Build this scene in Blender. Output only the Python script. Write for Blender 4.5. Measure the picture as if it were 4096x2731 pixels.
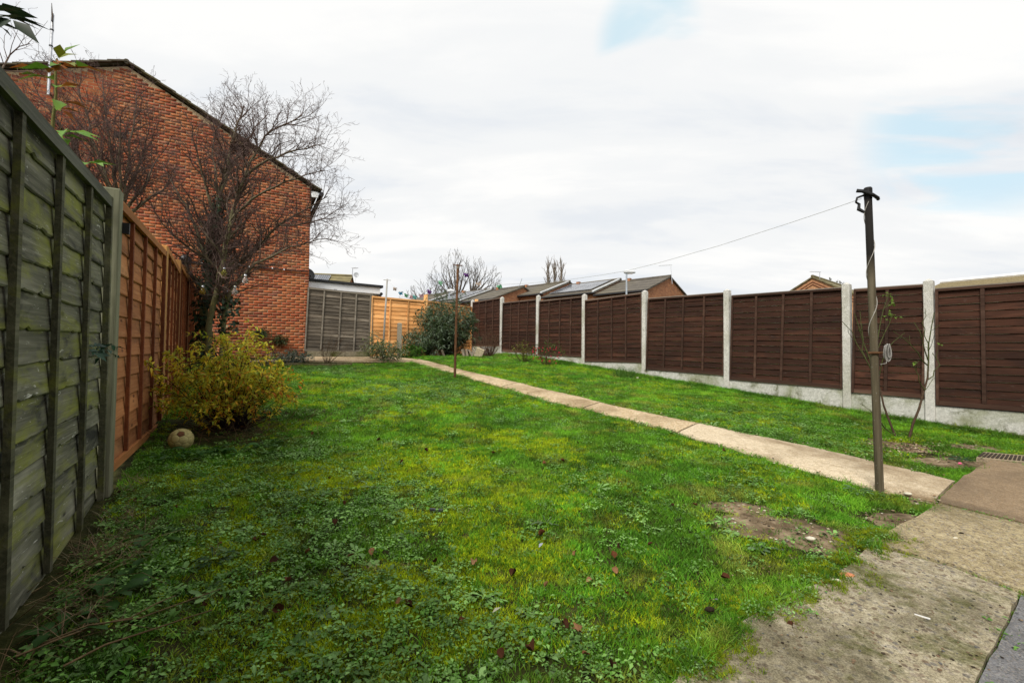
import bpy, math, random
import numpy as np
from mathutils import Vector, Matrix, Euler

for o in list(bpy.data.objects):
    bpy.data.objects.remove(o, do_unlink=True)
S = bpy.context.scene
COL = S.collection
R = math.radians
RNG = np.random.default_rng(7)
random.seed(11)

# ------------------------------------------------------------------ camera
EYE = 1.244
cam_d = bpy.data.cameras.new('camera')
cam_d.lens = 16.0
cam_d.sensor_width = 36.0
cam_d.clip_start = 0.05
cam_d.clip_end = 3000
cam = bpy.data.objects.new('camera', cam_d)
COL.objects.link(cam)
CAMROT = Matrix.Rotation(R(91.73), 3, 'X') @ Matrix.Rotation(R(0.57), 3, 'Z')
cam.matrix_world = Matrix.Translation((0, 0, EYE)) @ CAMROT.to_4x4()
S.camera = cam

# ------------------------------------------------------------------ sky and sun (bright broken overcast)
SUN_EL, SUN_AZ = R(46), R(206)          # azimuth clockwise from +Y (ahead): behind and to the left
w = bpy.data.worlds.new('World')
S.world = w
w.use_nodes = True
nt = w.node_tree
nt.nodes.clear()
def wn(t, **k):
    n = nt.nodes.new(t)
    for a, b in k.items():
        setattr(n, a, b)
    return n
out = wn('ShaderNodeOutputWorld')
bg = wn('ShaderNodeBackground')
bg.inputs['Strength'].default_value = 0.1
nt.links.new(bg.outputs[0], out.inputs[0])
sky = wn('ShaderNodeTexSky', sky_type='NISHITA', sun_disc=False)
sky.sun_elevation = SUN_EL
sky.sun_rotation = SUN_AZ
sky.altitude = 20
tc = wn('ShaderNodeTexCoord')
sep = wn('ShaderNodeSeparateXYZ')
nt.links.new(tc.outputs['Generated'], sep.inputs[0])
# project the view direction on a cloud sheet overhead, so clouds flatten towards the horizon
zc = wn('ShaderNodeMath', operation='MAXIMUM'); zc.inputs[1].default_value = 0.0
nt.links.new(sep.outputs[2], zc.inputs[0])
za = wn('ShaderNodeMath', operation='ADD'); za.inputs[1].default_value = 0.16
nt.links.new(zc.outputs[0], za.inputs[0])
dv = []
for i in (0, 1):
    d = wn('ShaderNodeMath', operation='DIVIDE')
    nt.links.new(sep.outputs[i], d.inputs[0]); nt.links.new(za.outputs[0], d.inputs[1]); dv.append(d)
cmb = wn('ShaderNodeCombineXYZ')
nt.links.new(dv[0].outputs[0], cmb.inputs[0]); nt.links.new(dv[1].outputs[0], cmb.inputs[1])
mp = wn('ShaderNodeMapping')
mp.inputs['Rotation'].default_value = (0, 0, R(-28))
mp.inputs['Scale'].default_value = (0.7, 1.75, 1)
mp.inputs['Location'].default_value = (3.3, 1.7, 0)
nt.links.new(cmb.outputs[0], mp.inputs[0])
def wnoise(sc, det, ro, dist=0.3, off=None):
    n = wn('ShaderNodeTexNoise')
    n.inputs['Scale'].default_value = sc; n.inputs['Detail'].default_value = det
    n.inputs['Roughness'].default_value = ro; n.inputs['Distortion'].default_value = dist
    nt.links.new(mp.outputs[0], n.inputs['Vector'])
    return n
def wramp(sock, stops):
    r = wn('ShaderNodeValToRGB')
    e = r.color_ramp.elements
    while len(e) < len(stops): e.new(0.5)
    for el, (p, c) in zip(e, stops):
        el.position = p; el.color = (*c, 1) if len(c) == 3 else c
    r.color_ramp.interpolation = 'EASE'
    nt.links.new(sock, r.inputs[0])
    return r
n1 = wnoise(0.75, 6, 0.55, 0.5)
n2 = wnoise(1.9, 7, 0.6, 0.4)
mixn = wn('ShaderNodeMath', operation='MULTIPLY_ADD')
mixn.inputs[1].default_value = 0.45
nt.links.new(n2.outputs[0], mixn.inputs[0]); nt.links.new(n1.outputs[0], mixn.inputs[2])
# cloud brightness: soft grey undersides to white tops (values are radiance x10, background strength 0.1)
cl = wramp(mixn.outputs[0], [(0.42, (4.0, 4.3, 4.7)), (0.57, (4.95, 5.15, 5.4)), (0.71, (5.55, 5.62, 5.66)), (0.86, (6.05, 6.03, 5.95))])
# gaps in the cloud where blue shows through
n3 = wnoise(1.7, 5, 0.5, 0.9)
def gap(vx, vy, vz, size):
    v = Vector((vx, vy, vz)).normalized()
    dt = wn('ShaderNodeVectorMath', operation='DOT_PRODUCT')
    dt.inputs[1].default_value = v
    nm_ = wn('ShaderNodeVectorMath', operation='NORMALIZE')
    nt.links.new(tc.outputs['Generated'], nm_.inputs[0])
    nt.links.new(nm_.outputs[0], dt.inputs[0])
    mr = wn('ShaderNodeMapRange')
    mr.inputs['From Min'].default_value = math.cos(size); mr.inputs['From Max'].default_value = 1.0
    mr.inputs['To Min'].default_value = 0; mr.inputs['To Max'].default_value = 1
    nt.links.new(dt.outputs['Value'], mr.inputs[0])
    return mr
def pixdir(px, py):
    v = CAMROT @ Vector(((px - 2048) / 1820.4, -(py - 1365.5) / 1820.4, -1))
    return v.normalized()
g1 = gap(*pixdir(3960, 470), 0.17)
g2 = gap(*pixdir(2590, 150), 0.10)
gs = wn('ShaderNodeMath', operation='ADD', use_clamp=True); nt.links.new(g1.outputs[0], gs.inputs[0]); nt.links.new(g2.outputs[0], gs.inputs[1])
gf = wramp(n3.outputs[0], [(0.40, (1, 1, 1)), (0.56, (0, 0, 0))])
gsm = wramp(gs.outputs[0], [(0.0, (0, 0, 0)), (0.75, (0.7, 0.7, 0.7))])
gr = wn('ShaderNodeMixRGB', blend_type='MULTIPLY'); gr.inputs[0].default_value = 1.0
nt.links.new(gf.outputs[0], gr.inputs[1]); nt.links.new(gsm.outputs[0], gr.inputs[2])
skl = wn('ShaderNodeMixRGB', blend_type='MIX')
skb = wn('ShaderNodeMixRGB', blend_type='MIX'); skb.inputs[0].default_value = 0.8
skb.inputs[2].default_value = (3.9, 5.5, 6.1, 1)
nt.links.new(sky.outputs[0], skb.inputs[1])
nt.links.new(gr.outputs[0], skl.inputs[0])
nt.links.new(cl.outputs[0], skl.inputs[1]); nt.links.new(skb.outputs[0], skl.inputs[2])
nt.links.new(skl.outputs[0], bg.inputs[0])

sl = bpy.data.lights.new('sun', 'SUN')
sl.energy = 2.2
sl.angle = R(22)
sl.color = (1.0, 0.95, 0.87)
sun = bpy.data.objects.new('sun', sl)
COL.objects.link(sun)
sdir = Vector((math.sin(SUN_AZ) * math.cos(SUN_EL), math.cos(SUN_AZ) * math.cos(SUN_EL), math.sin(SUN_EL)))
sun.rotation_euler = sdir.to_track_quat('Z', 'Y').to_euler()
sun.location = sdir * 40

S.view_settings.view_transform = 'Standard'
S.view_settings.look = 'None'
S.view_settings.gamma = 1.0
S.view_settings.exposure = 0.73
S.view_settings.use_curve_mapping = False
S.render.engine = 'CYCLES'
S.render.resolution_x = 1024
S.render.resolution_y = 682
S.cycles.max_bounces = 5
S.cycles.transparent_max_bounces = 6

# ------------------------------------------------------------------ geometry of the place
def ray(px, py):
    return CAMROT @ Vector(((px - 2048) / 1820.4, -(py - 1365.5) / 1820.4, -1))
def at(px, py, d):
    """point at forward distance d (metres along +Y) seen at photo position px, py"""
    v = ray(px, py)
    return Vector((0, 0, EYE)) + v * (d / v.y)
def on_plane(px, py, A, B):
    """point on the upright plane through A and B"""
    v = ray(px, py)
    n = Vector((B[1] - A[1], -(B[0] - A[0]), 0))
    t = (n.x * A[0] + n.y * A[1]) / (n.x * v.x + n.y * v.y)
    return Vector((0, 0, EYE)) + v * t
CA, SA = math.cos(R(35)), math.sin(R(35))
def g0(x, y):
    a = -SA * x + CA * y
    b = CA * x + SA * y
    ac = np.clip(a, -3, 13)
    ac = np.where(ac > 10.5, 10.5 + 1.25 * (1 - np.exp(-(ac - 10.5) / 1.25)), ac)
    bc = np.clip(b, -4, 12)
    return EYE - 0.78 + 0.092 * (ac - 2.79) - 0.025 * (8.3 - bc)
def _h(ix, iy, s):
    v = np.sin(ix * 127.1 + iy * 311.7 + s * 74.7) * 43758.5453
    return v - np.floor(v)
def vn(x, y, s=0):
    ix, iy = np.floor(x), np.floor(y)
    fx, fy = x - ix, y - iy
    fx, fy = fx * fx * (3 - 2 * fx), fy * fy * (3 - 2 * fy)
    a, b = _h(ix, iy, s), _h(ix + 1, iy, s)
    c, d = _h(ix, iy + 1, s), _h(ix + 1, iy + 1, s)
    return (a + (b - a) * fx) * (1 - fy) + (c + (d - c) * fx) * fy
def fbm(x, y, s=0, o=3):
    t, amp, tot = 0, 1.0, 0
    for i in range(o):
        t = t + amp * vn(x * 2 ** i, y * 2 ** i, s + i * 13); tot += amp; amp *= .5
    return t / tot
def g(x, y):
    x = np.asarray(x, float); y = np.asarray(y, float)
    r = np.hypot(x, y)
    k = np.clip((26 - r) / 8, 0, 1)
    return g0(x, y) + k * (fbm(x * 1.3, y * 1.3, 3) - .5) * .05
def gz(x, y):
    return float(g(x, y))
def gnd(px, py, dz=0):
    v = ray(px, py)
    def hh(t): return EYE + v.z * t - gz(v.x * t, v.y * t)
    ta, tb = .3, .6
    while hh(tb) > 0 and tb < 40: ta, tb = tb, tb * 1.35
    fa, fb = hh(ta), hh(tb)
    for _ in range(7):
        t = ta + (tb - ta) * fa / (fa - fb) if fa != fb else tb
        f = hh(t)
        if f > 0: ta, fa = t, f
        else: tb, fb = t, f
        if abs(f) < 5e-4: break
    p = Vector((0, 0, EYE)) + v * t
    return Vector((p.x, p.y, gz(p.x, p.y) + dz))

# ------------------------------------------------------------------ mesh helpers
ORG = {}
class MB:
    def __init__(s):
        s.v = []; s.f = []; s.c = []
    def box(s, c, size, rz=0.0, rot=None, taper=1.0):
        m = rot if rot is not None else Matrix.Rotation(rz, 3, 'Z')
        hx, hy, hz = size[0] / 2, size[1] / 2, size[2] / 2
        i = len(s.v)
        for z in (-1, 1):
            k = taper if z > 0 else 1
            for x, y in ((-1, -1), (1, -1), (1, 1), (-1, 1)):
                s.v.append(tuple(Vector(c) + m @ Vector((x * hx * k, y * hy * k, z * hz))))
        s.f += [(i, i + 3, i + 2, i + 1), (i + 4, i + 5, i + 6, i + 7)]
        for k in range(4):
            s.f.append((i + k, i + (k + 1) % 4, i + 4 + (k + 1) % 4, i + 4 + k))
        return s
    def tube(s, pts, rad, n=6, caps=True):
        pts = [Vector(p) for p in pts]
        if not hasattr(rad, '__len__'): rad = [rad] * len(pts)
        i0 = len(s.v)
        up = None
        for k, p in enumerate(pts):
            t = (pts[min(k + 1, len(pts) - 1)] - pts[max(k - 1, 0)])
            if t.length < 1e-9: t = Vector((0, 0, 1))
            t.normalize()
            if up is None:
                a = Vector((1, 0, 0)) if abs(t.x) < .9 else Vector((0, 1, 0))
                up = (a - t * a.dot(t)).normalized()
            else:
                up = up - t * up.dot(t)
                up = up.normalized() if up.length > 1e-6 else t.orthogonal().normalized()
            b = t.cross(up)
            for j in range(n):
                an = 2 * math.pi * j / n
                s.v.append(tuple(p + (up * math.cos(an) + b * math.sin(an)) * rad[k]))
        for k in range(len(pts) - 1):
            for j in range(n):
                a, b_ = i0 + k * n + j, i0 + k * n + (j + 1) % n
                s.f.append((a, b_, b_ + n, a + n))
        if caps and n > 2:
            s.f.append(tuple(i0 + j for j in reversed(range(n))))
            e = i0 + (len(pts) - 1) * n
            s.f.append(tuple(e + j for j in range(n)))
        return s
    def lathe(s, base, prof, n=16, axis=None):
        """prof: list of (radius, height) along axis from base"""
        ax = Vector(axis or (0, 0, 1)).normalized()
        u = ax.orthogonal().normalized(); b = ax.cross(u)
        i0 = len(s.v)
        for r, h in prof:
            for j in range(n):
                an = 2 * math.pi * j / n
                s.v.append(tuple(Vector(base) + ax * h + (u * math.cos(an) + b * math.sin(an)) * r))
        for k in range(len(prof) - 1):
            for j in range(n):
                a, b_ = i0 + k * n + j, i0 + k * n + (j + 1) % n
                s.f.append((a, b_, b_ + n, a + n))
        s.f.append(tuple(i0 + j for j in reversed(range(n))))
        e = i0 + (len(prof) - 1) * n
        s.f.append(tuple(e + j for j in range(n)))
        return s
    def poly(s, pts, th=None, nrm=None):
        """flat polygon, given thickness th along nrm"""
        i = len(s.v); n = len(pts)
        if th is None:
            s.v += [tuple(p) for p in pts]; s.f.append(tuple(range(i, i + n))); return s
        d = Vector(nrm) * th
        s.v += [tuple(p) for p in pts] + [tuple(Vector(p) - d) for p in pts]
        s.f.append(tuple(range(i, i + n)))
        s.f.append(tuple(i + n + k for k in reversed(range(n))))
        for k in range(n):
            a, b = i + k, i + (k + 1) % n
            s.f.append((b, a, a + n, b + n))
        return s
    def mesh(s, name, org=(0, 0, 0)):
        me = bpy.data.meshes.new(name)
        o = Vector(org)
        me.from_pydata([(p[0] - o.x, p[1] - o.y, p[2] - o.z) for p in s.v], [], s.f)
        return me
    def build(s, name, m, parent=None, smooth=False):
        org = ORG.get(parent.name, Vector((0, 0, 0))) if parent else Vector((0, 0, 0))
        me = s.mesh(name, org)
        me.materials.append(m)
        if smooth:
            me.shade_smooth()
        return link(name, me, parent)
def link(name, me, parent=None, loc=None, rz=None, scale=None):
    o = bpy.data.objects.new(name, me)
    COL.objects.link(o)
    if parent:
        o.parent = parent
    ORG[o.name] = ORG.get(parent.name, Vector((0, 0, 0))) if parent else Vector((0, 0, 0))
    if loc is not None: o.location = loc
    if rz is not None: o.rotation_euler = (0, 0, rz) if not hasattr(rz, '__len__') else rz
    if scale is not None: o.scale = scale
    return o
def tag(o, label=None, cat=None, group=None, kind=None):
    if label: o['label'] = label
    if cat: o['category'] = cat
    if group: o['group'] = group
    if kind: o['kind'] = kind
    return o
def thing(name, loc, label, cat, group=None):
    o = bpy.data.objects.new(name, None)
    COL.objects.link(o)
    o.location = loc
    o.empty_display_size = .1
    ORG[o.name] = Vector(loc)
    return tag(o, label, cat, group)
def solo(mb, name, m, label, cat, group=None, smooth=False, base=None):
    """a thing that is one mesh, its origin at its base"""
    b = Vector(base) if base is not None else Vector(mb.v[0])
    me = mb.mesh(name, b)
    me.materials.append(m)
    if smooth: me.shade_smooth()
    o = bpy.data.objects.new(name, me)
    COL.objects.link(o)
    o.location = b
    ORG[o.name] = b
    return tag(o, label, cat, group)
def npmesh(name, V, F, col=None, smooth=False):
    """fast mesh from arrays: V (n,3), F (m,3) or (m,4), col (n,3) colours"""
    me = bpy.data.meshes.new(name)
    V = np.asarray(V, np.float32); F = np.asarray(F, np.int32)
    k = F.shape[1]
    me.vertices.add(len(V)); me.vertices.foreach_set('co', V.ravel())
    me.loops.add(F.size); me.loops.foreach_set('vertex_index', F.ravel())
    me.polygons.add(len(F))
    me.polygons.foreach_set('loop_start', np.arange(0, F.size, k, dtype=np.int32))
    me.polygons.foreach_set('loop_total', np.full(len(F), k, np.int32))
    me.update(calc_edges=True)
    if col is not None:
        at_ = me.color_attributes.new('col', 'FLOAT_COLOR', 'POINT')
        c4 = np.ones((len(V), 4), np.float32); c4[:, :3] = col
        at_.data.foreach_set('color', c4.ravel())
    if smooth: me.shade_smooth()
    return me
def npobj(name, V, F, m, parent=None, col=None, smooth=False, base=None):
    org = ORG.get(parent.name, Vector((0, 0, 0))) if parent else Vector(base or (0, 0, 0))
    me = npmesh(name, np.asarray(V) - np.array(org), F, col, smooth)
    me.materials.append(m)
    o = link(name, me, parent)
    if not parent and base:
        o.location = org; ORG[o.name] = org
    return o

# ------------------------------------------------------------------ materials
class Mt:
    def __init__(s, name, rough=0.85, spec=0.3):
        s.m = bpy.data.materials.new(name)
        s.m.use_nodes = True
        s.t = s.m.node_tree
        s.b = s.t.nodes['Principled BSDF']
        s.b.inputs['Roughness'].default_value = rough
        s.b.inputs['Specular IOR Level'].default_value = spec
    def n(s, t, **k):
        nd = s.t.nodes.new(t)
        for a, b in k.items(): setattr(nd, a, b)
        return nd
    def put(s, sock, v):
        if hasattr(v, 'links'): s.t.links.new(v, sock)
        elif isinstance(v, tuple) and len(v) == 3 and sock.type == 'RGBA': sock.default_value = (*v, 1)
        else: sock.default_value = v
    def obj(s): return s.n('ShaderNodeTexCoord').outputs['Object']
    def pos(s): return s.n('ShaderNodeNewGeometry').outputs['Position']
    def rnd(s): return s.n('ShaderNodeObjectInfo').outputs['Random']
    def attr(s, name, kind='GEOMETRY', o='Color'):
        a = s.n('ShaderNodeAttribute', attribute_name=name, attribute_type=kind); return a.outputs[o]
    def shift(s, vec, f, k=37.0):
        """offset a vector by a per-object random amount"""
        c = s.n('ShaderNodeVectorMath', operation='MULTIPLY_ADD')
        cb = s.n('ShaderNodeCombineXYZ')
        for i in range(3): s.t.links.new(f, cb.inputs[i])
        s.t.links.new(cb.outputs[0], c.inputs[0]); c.inputs[1].default_value = (k, k * 1.7, k * .6)
        s.t.links.new(vec, c.inputs[2]); return c.outputs[0]
    def map(s, vec, scale=(1, 1, 1), rot=(0, 0, 0)):
        m = s.n('ShaderNodeMapping'); m.inputs['Scale'].default_value = scale; m.inputs['Rotation'].default_value = rot
        s.t.links.new(vec, m.inputs[0]); return m.outputs[0]
    def noise(s, vec, sc, det=4, ro=.55, dist=0.0):
        n = s.n('ShaderNodeTexNoise'); s.t.links.new(vec, n.inputs['Vector'])
        n.inputs['Scale'].default_value = sc; n.inputs['Detail'].default_value = det
        n.inputs['Roughness'].default_value = ro; n.inputs['Distortion'].default_value = dist
        return n.outputs[0]
    def voro(s, vec, sc, feat='F1', o='Distance'):
        n = s.n('ShaderNodeTexVoronoi', feature=feat); s.t.links.new(vec, n.inputs['Vector'])
        n.inputs['Scale'].default_value = sc; return n.outputs[o]
    def ramp(s, f, stops, interp='LINEAR'):
        r = s.n('ShaderNodeValToRGB'); e = r.color_ramp.elements; r.color_ramp.interpolation = interp
        while len(e) < len(stops): e.new(.5)
        for el, (p, c) in zip(e, stops):
            el.position = p
            el.color = (c, c, c, 1) if not hasattr(c, '__len__') else (*c, 1)
        s.put(r.inputs[0], f); return r.outputs[0]
    def mix(s, f, a, b, mode='MIX'):
        x = s.n('ShaderNodeMixRGB', blend_type=mode)
        s.put(x.inputs[0], f); s.put(x.inputs[1], a); s.put(x.inputs[2], b); return x.outputs[0]
    def math(s, op, a, b=0.0, c=0.0):
        x = s.n('ShaderNodeMath', operation=op)
        s.put(x.inputs[0], a); s.put(x.inputs[1], b); s.put(x.inputs[2], c); return x.outputs[0]
    def bump(s, h, st=.4, d=.01):
        b = s.n('ShaderNodeBump'); b.inputs['Strength'].default_value = st; b.inputs['Distance'].default_value = d
        s.put(b.inputs['Height'], h); s.t.links.new(b.outputs[0], s.b.inputs['Normal'])
    def color(s, c): s.put(s.b.inputs['Base Color'], c); return s
    def rough(s, r): s.put(s.b.inputs['Roughness'], r); return s
    def leafy(s, c, tr=.35):
        s.color(c)
        t = s.n('ShaderNodeBsdfTranslucent'); s.put(t.inputs['Color'], c)
        mx = s.n('ShaderNodeMixShader'); mx.inputs[0].default_value = tr
        s.t.links.new(s.b.outputs[0], mx.inputs[1]); s.t.links.new(t.outputs[0], mx.inputs[2])
        s.t.links.new(mx.outputs[0], s.t.nodes['Material Output'].inputs[0]); return s

def plain(name, c, rough=.7, spec=.3, var=.15, sc=14.0, metal=0.0):
    m = Mt(name, rough, spec)
    n = m.noise(m.obj(), sc, 4)
    lo = tuple(x * (1 - var) for x in c); hi = tuple(min(1, x * (1 + var)) for x in c)
    m.color(m.ramp(n, [(.3, lo), (.7, hi)]))
    m.b.inputs['Metallic'].default_value = metal
    return m.m

def wood(name, dark, mid, light, moss=None, moss_amt=0.0, flake=None, grain=1.0, knots=True, dirt=None):
    """weathered timber, grain along the piece's own x axis, varied for each piece"""
    m = Mt(name, .85, .25)
    rn = m.rnd()
    v = m.shift(m.obj(), rn)
    f = m.noise(m.map(v, (2.2, 60 * grain, 60 * grain)), 1.0, 6, .65, .6)
    f2 = m.noise(m.map(v, (1.1, 7, 7)), 1.0, 4, .55, .4)
    c = m.ramp(f, [(.25, dark), (.5, mid), (.75, light)])
    c = m.mix(m.math('MULTIPLY', f2, .9), c, m.ramp(f2, [(.35, dark), (.55, mid), (.7, light)]), 'MIX')
    c = m.mix(.55, c, m.ramp(m.noise(m.pos(), .8, 3, .5), [(.3, (.55, .55, .55)), (.7, (1.35, 1.35, 1.35))]), 'MULTIPLY')
    # piece to piece
    hv = m.n('ShaderNodeHueSaturation')
    m.put(hv.inputs['Value'], m.math('MULTIPLY_ADD', rn, .5, .75)); m.put(hv.inputs['Color'], c)
    c = hv.outputs[0]
    if knots:
        k = m.voro(m.map(v, (3.2, 9, 9)), 1.0)
        c = m.mix(m.ramp(k, [(.05, .85), (.13, 0.0)]), c, tuple(x * .3 for x in dark))
    if dirt:
        d = m.noise(m.map(v, (1.3, 5, 5)), 1.7, 5, .6, .8)
        c = m.mix(m.ramp(d, [(.52, 0.0), (.68, dirt[1])]), c, dirt[0])
    if moss:
        d = m.noise(m.map(v, (2, 9, 9)), 1.0, 6, .65, .5)
        c = m.mix(m.ramp(d, [(.62 - moss_amt * .35, 0.0), (.78 - moss_amt * .2, .9)]), c, moss)
    if flake:
        d = m.noise(m.map(v, (5, 26, 26)), 1.6, 5, .7, 1.2)
        c = m.mix(m.ramp(d, [(.63, 0.0), (.68, flake[1])]), c, flake[0])
    m.color(c)
    m.bump(f, .55, .006)
    return m.m

# ------------------------------------------------------------------ ground, path, patio
def soil_mat():
    m = Mt('soil', .95, .1)
    p = m.pos()
    n = m.noise(p, 9, 6, .65)
    n2 = m.noise(p, .9, 4, .6, .4)
    c = m.ramp(n, [(.3, (.012, .009, .005)), (.5, (.032, .025, .012)), (.72, (.075, .055, .03))])
    gcol = m.ramp(n, [(.3, (.012, .022, .003)), (.6, (.04, .06, .006)), (.8, (.08, .09, .015))])
    c = m.mix(m.ramp(n2, [(.3, .15), (.6, .6)]), c, gcol)
    m.color(c); m.bump(n, .8, .03)
    return m.m
M_SOIL = soil_mat()
def earth_mat():
    m = Mt('bare_earth', .95, .1)
    p = m.pos()
    n = m.noise(p, 14, 6, .65); n2 = m.noise(p, 2.6, 4, .6)
    c = m.ramp(n, [(.3, (.075, .05, .028)), (.5, (.22, .165, .10)), (.72, (.36, .28, .185))])
    c = m.mix(m.ramp(n2, [(.45, 0.0), (.65, .7)]), c, (.05, .034, .019))
    m.color(c); m.bump(n, .8, .03)
    return m.m
M_EARTH = earth_mat()
def concrete(name, lo, mid, hi, pebble=0.0, psc=55, stain=(.12, .11, .08), st_amt=.5, moss=0.0, pcol=None, bump=.4):
    m = Mt(name, .9, .2)
    p = m.pos()
    n = m.noise(p, 22, 7, .7); n2 = m.noise(p, 1.7, 5, .6, .5); n3 = m.noise(p, 160, 3, .6)
    c = m.ramp(n, [(.28, lo), (.5, mid), (.72, hi)])
    if pebble:
        v = m.n('ShaderNodeTexVoronoi'); m.t.links.new(p, v.inputs['Vector']); v.inputs['Scale'].default_value = psc
        pc = m.ramp(v.outputs['Color'], pcol or [(.0, (.08, .075, .075)), (.25, (.19, .13, .085)), (.45, (.36, .30, .22)), (.6, (.13, .12, .11)), (.8, (.46, .41, .32)), (1, (.27, .22, .16))])
        msk = m.ramp(v.outputs['Distance'], [(.34, 1.0), (.5, 0.0)])
        gate = m.ramp(m.noise(p, psc * .3, 3, .6), [(.36, 0.0), (.46, pebble)])
        c = m.mix(m.math('MULTIPLY', msk, gate), c, pc)
    c = m.mix(m.ramp(n2, [(.45, 0.0), (.68, st_amt)]), c, stain)
    if moss:
        mm = m.noise(p, 3.1, 6, .7, .3)
        c = m.mix(m.ramp(mm, [(.66 - moss * .2, 0.0), (.74 - moss * .1, .85)]), c, (.075, .085, .01))
    c = m.mix(.5, c, m.ramp(n3, [(.38, (.2, .18, .15)), (.5, (.9, .9, .9)), (.62, (1.35, 1.33, 1.28))]), 'MULTIPLY')
    m.color(c)
    m.bump(m.math('ADD', n, m.math('MULTIPLY', n3, .5)), bump, .012)
    return m.m
M_PATH = concrete('path_concrete', (.34, .24, .13), (.54, .41, .245), (.72, .59, .40), .9, 48, (.19, .125, .055), .7,
                  pcol=[(0, (.16, .10, .05)), (.3, (.55, .42, .27)), (.6, (.80, .70, .52)), (.8, (.22, .15, .09)), (1, (.68, .55, .36))])
M_PATH2 = concrete('path_concrete_pale', (.40, .31, .19), (.62, .51, .35), (.76, .66, .49), .8, 80, (.19, .125, .06), .7,
                   pcol=[(0, (.20, .14, .09)), (.4, (.6, .5, .36)), (1, (.75, .66, .5))])
M_AGG = concrete('exposed_aggregate', (.19, .16, .095), (.40, .35, .235), (.60, .54, .40), .85, 40, (.085, .075, .04), .75, moss=.62, bump=1.0)
M_AGG2 = concrete('worn_aggregate', (.19, .145, .075), (.40, .33, .19), (.58, .49, .31), .85, 60, (.10, .08, .035), .75, moss=.42, bump=.9)
M_BROWN = concrete('brown_concrete', (.19, .13, .075), (.26, .185, .11), (.33, .245, .15), .45, 120, (.09, .065, .042), .6, bump=.25)
M_GREYC = concrete('blue_grey_concrete', (.11, .11, .11), (.16, .16, .165), (.23, .23, .235), .3, 110, (.08, .08, .085), .5, bump=.25)
M_POSTC = concrete('post_concrete', (.44, .43, .40), (.64, .63, .59), (.78, .77, .73), .4, 130, (.30, .30, .20), .6, moss=.12, bump=.6,
                   pcol=[(0, (.15, .14, .12)), (.5, (.62, .60, .55)), (1, (.78, .76, .72))])
M_GBOARD = concrete('gravel_board_concrete', (.40, .40, .36), (.60, .60, .55), (.74, .74, .70), .4, 120, (.17, .19, .05), .85, moss=.55, bump=.7,
                    pcol=[(0, (.15, .14, .12)), (.5, (.6, .59, .55)), (1, (.78, .77, .74))])

fx = np.concatenate([[-1200, -600, -300, -150, -80, -45, -28, -18, -13], np.arange(-10, 12.01, .22), [14, 18, 24, 34, 50, 80, 150, 300, 600, 1200]])
fy = np.concatenate([[-900, -400, -150, -60, -25, -10, -6], np.arange(-4, 18.01, .22), [20, 24, 30, 40, 60, 90, 160, 300, 600, 1200, 2000]])
GX, GY = np.meshgrid(fx, fy)
GZ = g(GX, GY)
V = np.stack([GX.ravel(), GY.ravel(), GZ.ravel()], 1)
nx, ny = len(fx), len(fy)
ii = (np.arange(ny - 1)[:, None] * nx + np.arange(nx - 1)[None]).ravel()
F = np.stack([ii, ii + 1, ii + nx + 1, ii + nx], 1)
ground = npobj('ground', V, F, M_SOIL, smooth=True)
tag(ground, kind='structure')

def resample(pts, n):
    pts = np.array([(p.x, p.y) for p in pts])
    d = np.concatenate([[0], np.cumsum(np.hypot(*np.diff(pts, axis=0).T))])
    t = np.linspace(0, d[-1], n)
    return np.stack([np.interp(t, d, pts[:, 0]), np.interp(t, d, pts[:, 1])], 1)
U_PX = [(1682, 1438), (1861, 1485), (2113, 1545), (2380, 1608), (2473, 1630), (2873, 1713), (3306, 1806), (3519, 1859), (3733, 1913), (3828, 1937)]
L_PX = [(1640, 1449), (1800, 1495), (1990, 1550), (2198, 1612), (2455, 1672), (2821, 1775), (3080, 1850), (3205, 1888), (3353, 1930), (3540, 1984), (3751, 2010)]
NP = 61
UE = resample([gnd(*p) for p in U_PX], NP)
LE = resample([gnd(*p) for p in L_PX], NP)
jit = lambda k, s: (vn(np.arange(NP) * k, np.zeros(NP), s) - .5)
for E, s in ((UE, 1), (LE, 2)):
    E[1:-1, 1] += jit(.9, s)[1:-1] * .07; E[1:-1, 0] += jit(.7, s + 5)[1:-1] * .07
path = bpy.data.objects.new('path', None); COL.objects.link(path); tag(path, kind='structure'); ORG['path'] = Vector((0, 0, 0))
def strip(i0, i1, m, name, gap=.012):
    b = MB(); nc = 7; rows = []
    for i in range(i0, i1 + 1):
        k = 0.0
        if i == i0: k = gap
        if i == i1: k = -gap
        row = []
        for j in range(nc):
            t = j / (nc - 1)
            p = LE[i] * (1 - t) + UE[i] * t
            q = LE[min(i + 1, NP - 1)] - LE[max(i - 1, 0)]; q = q / np.hypot(*q)
            p = p + q * k
            edge = .012 if j in (0, nc - 1) else 0
            row.append(len(b.v)); b.v.append((p[0], p[1], float(g0(p[0], p[1])) + .034 - edge))
        rows.append(row)
    for r0, r1 in zip(rows, rows[1:]):
        for j in range(nc - 1): b.f.append((r0[j], r0[j + 1], r1[j + 1], r1[j]))
    # skirts
    rim = rows[0] + [r[-1] for r in rows[1:]] + rows[-1][-2::-1] + [r[0] for r in rows[-2:0:-1]]
    n0 = len(b.v)
    for i in rim:
        x, y, z = b.v[i]; b.v.append((x, y, z - .12))
    for k in range(len(rim)):
        k2 = (k + 1) % len(rim)
        b.f.append((rim[k2], rim[k], n0 + k, n0 + k2))
    return b.build(name, m, path)
cuts = [0, 15, 25, 37, 46, 60]
for k, (a, b) in enumerate(zip(cuts, cuts[1:])):
    strip(a, b, M_PATH2 if k == 4 else M_PATH, 'path_slab')
PATH_POLY = np.concatenate([UE, LE[::-1]])

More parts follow.
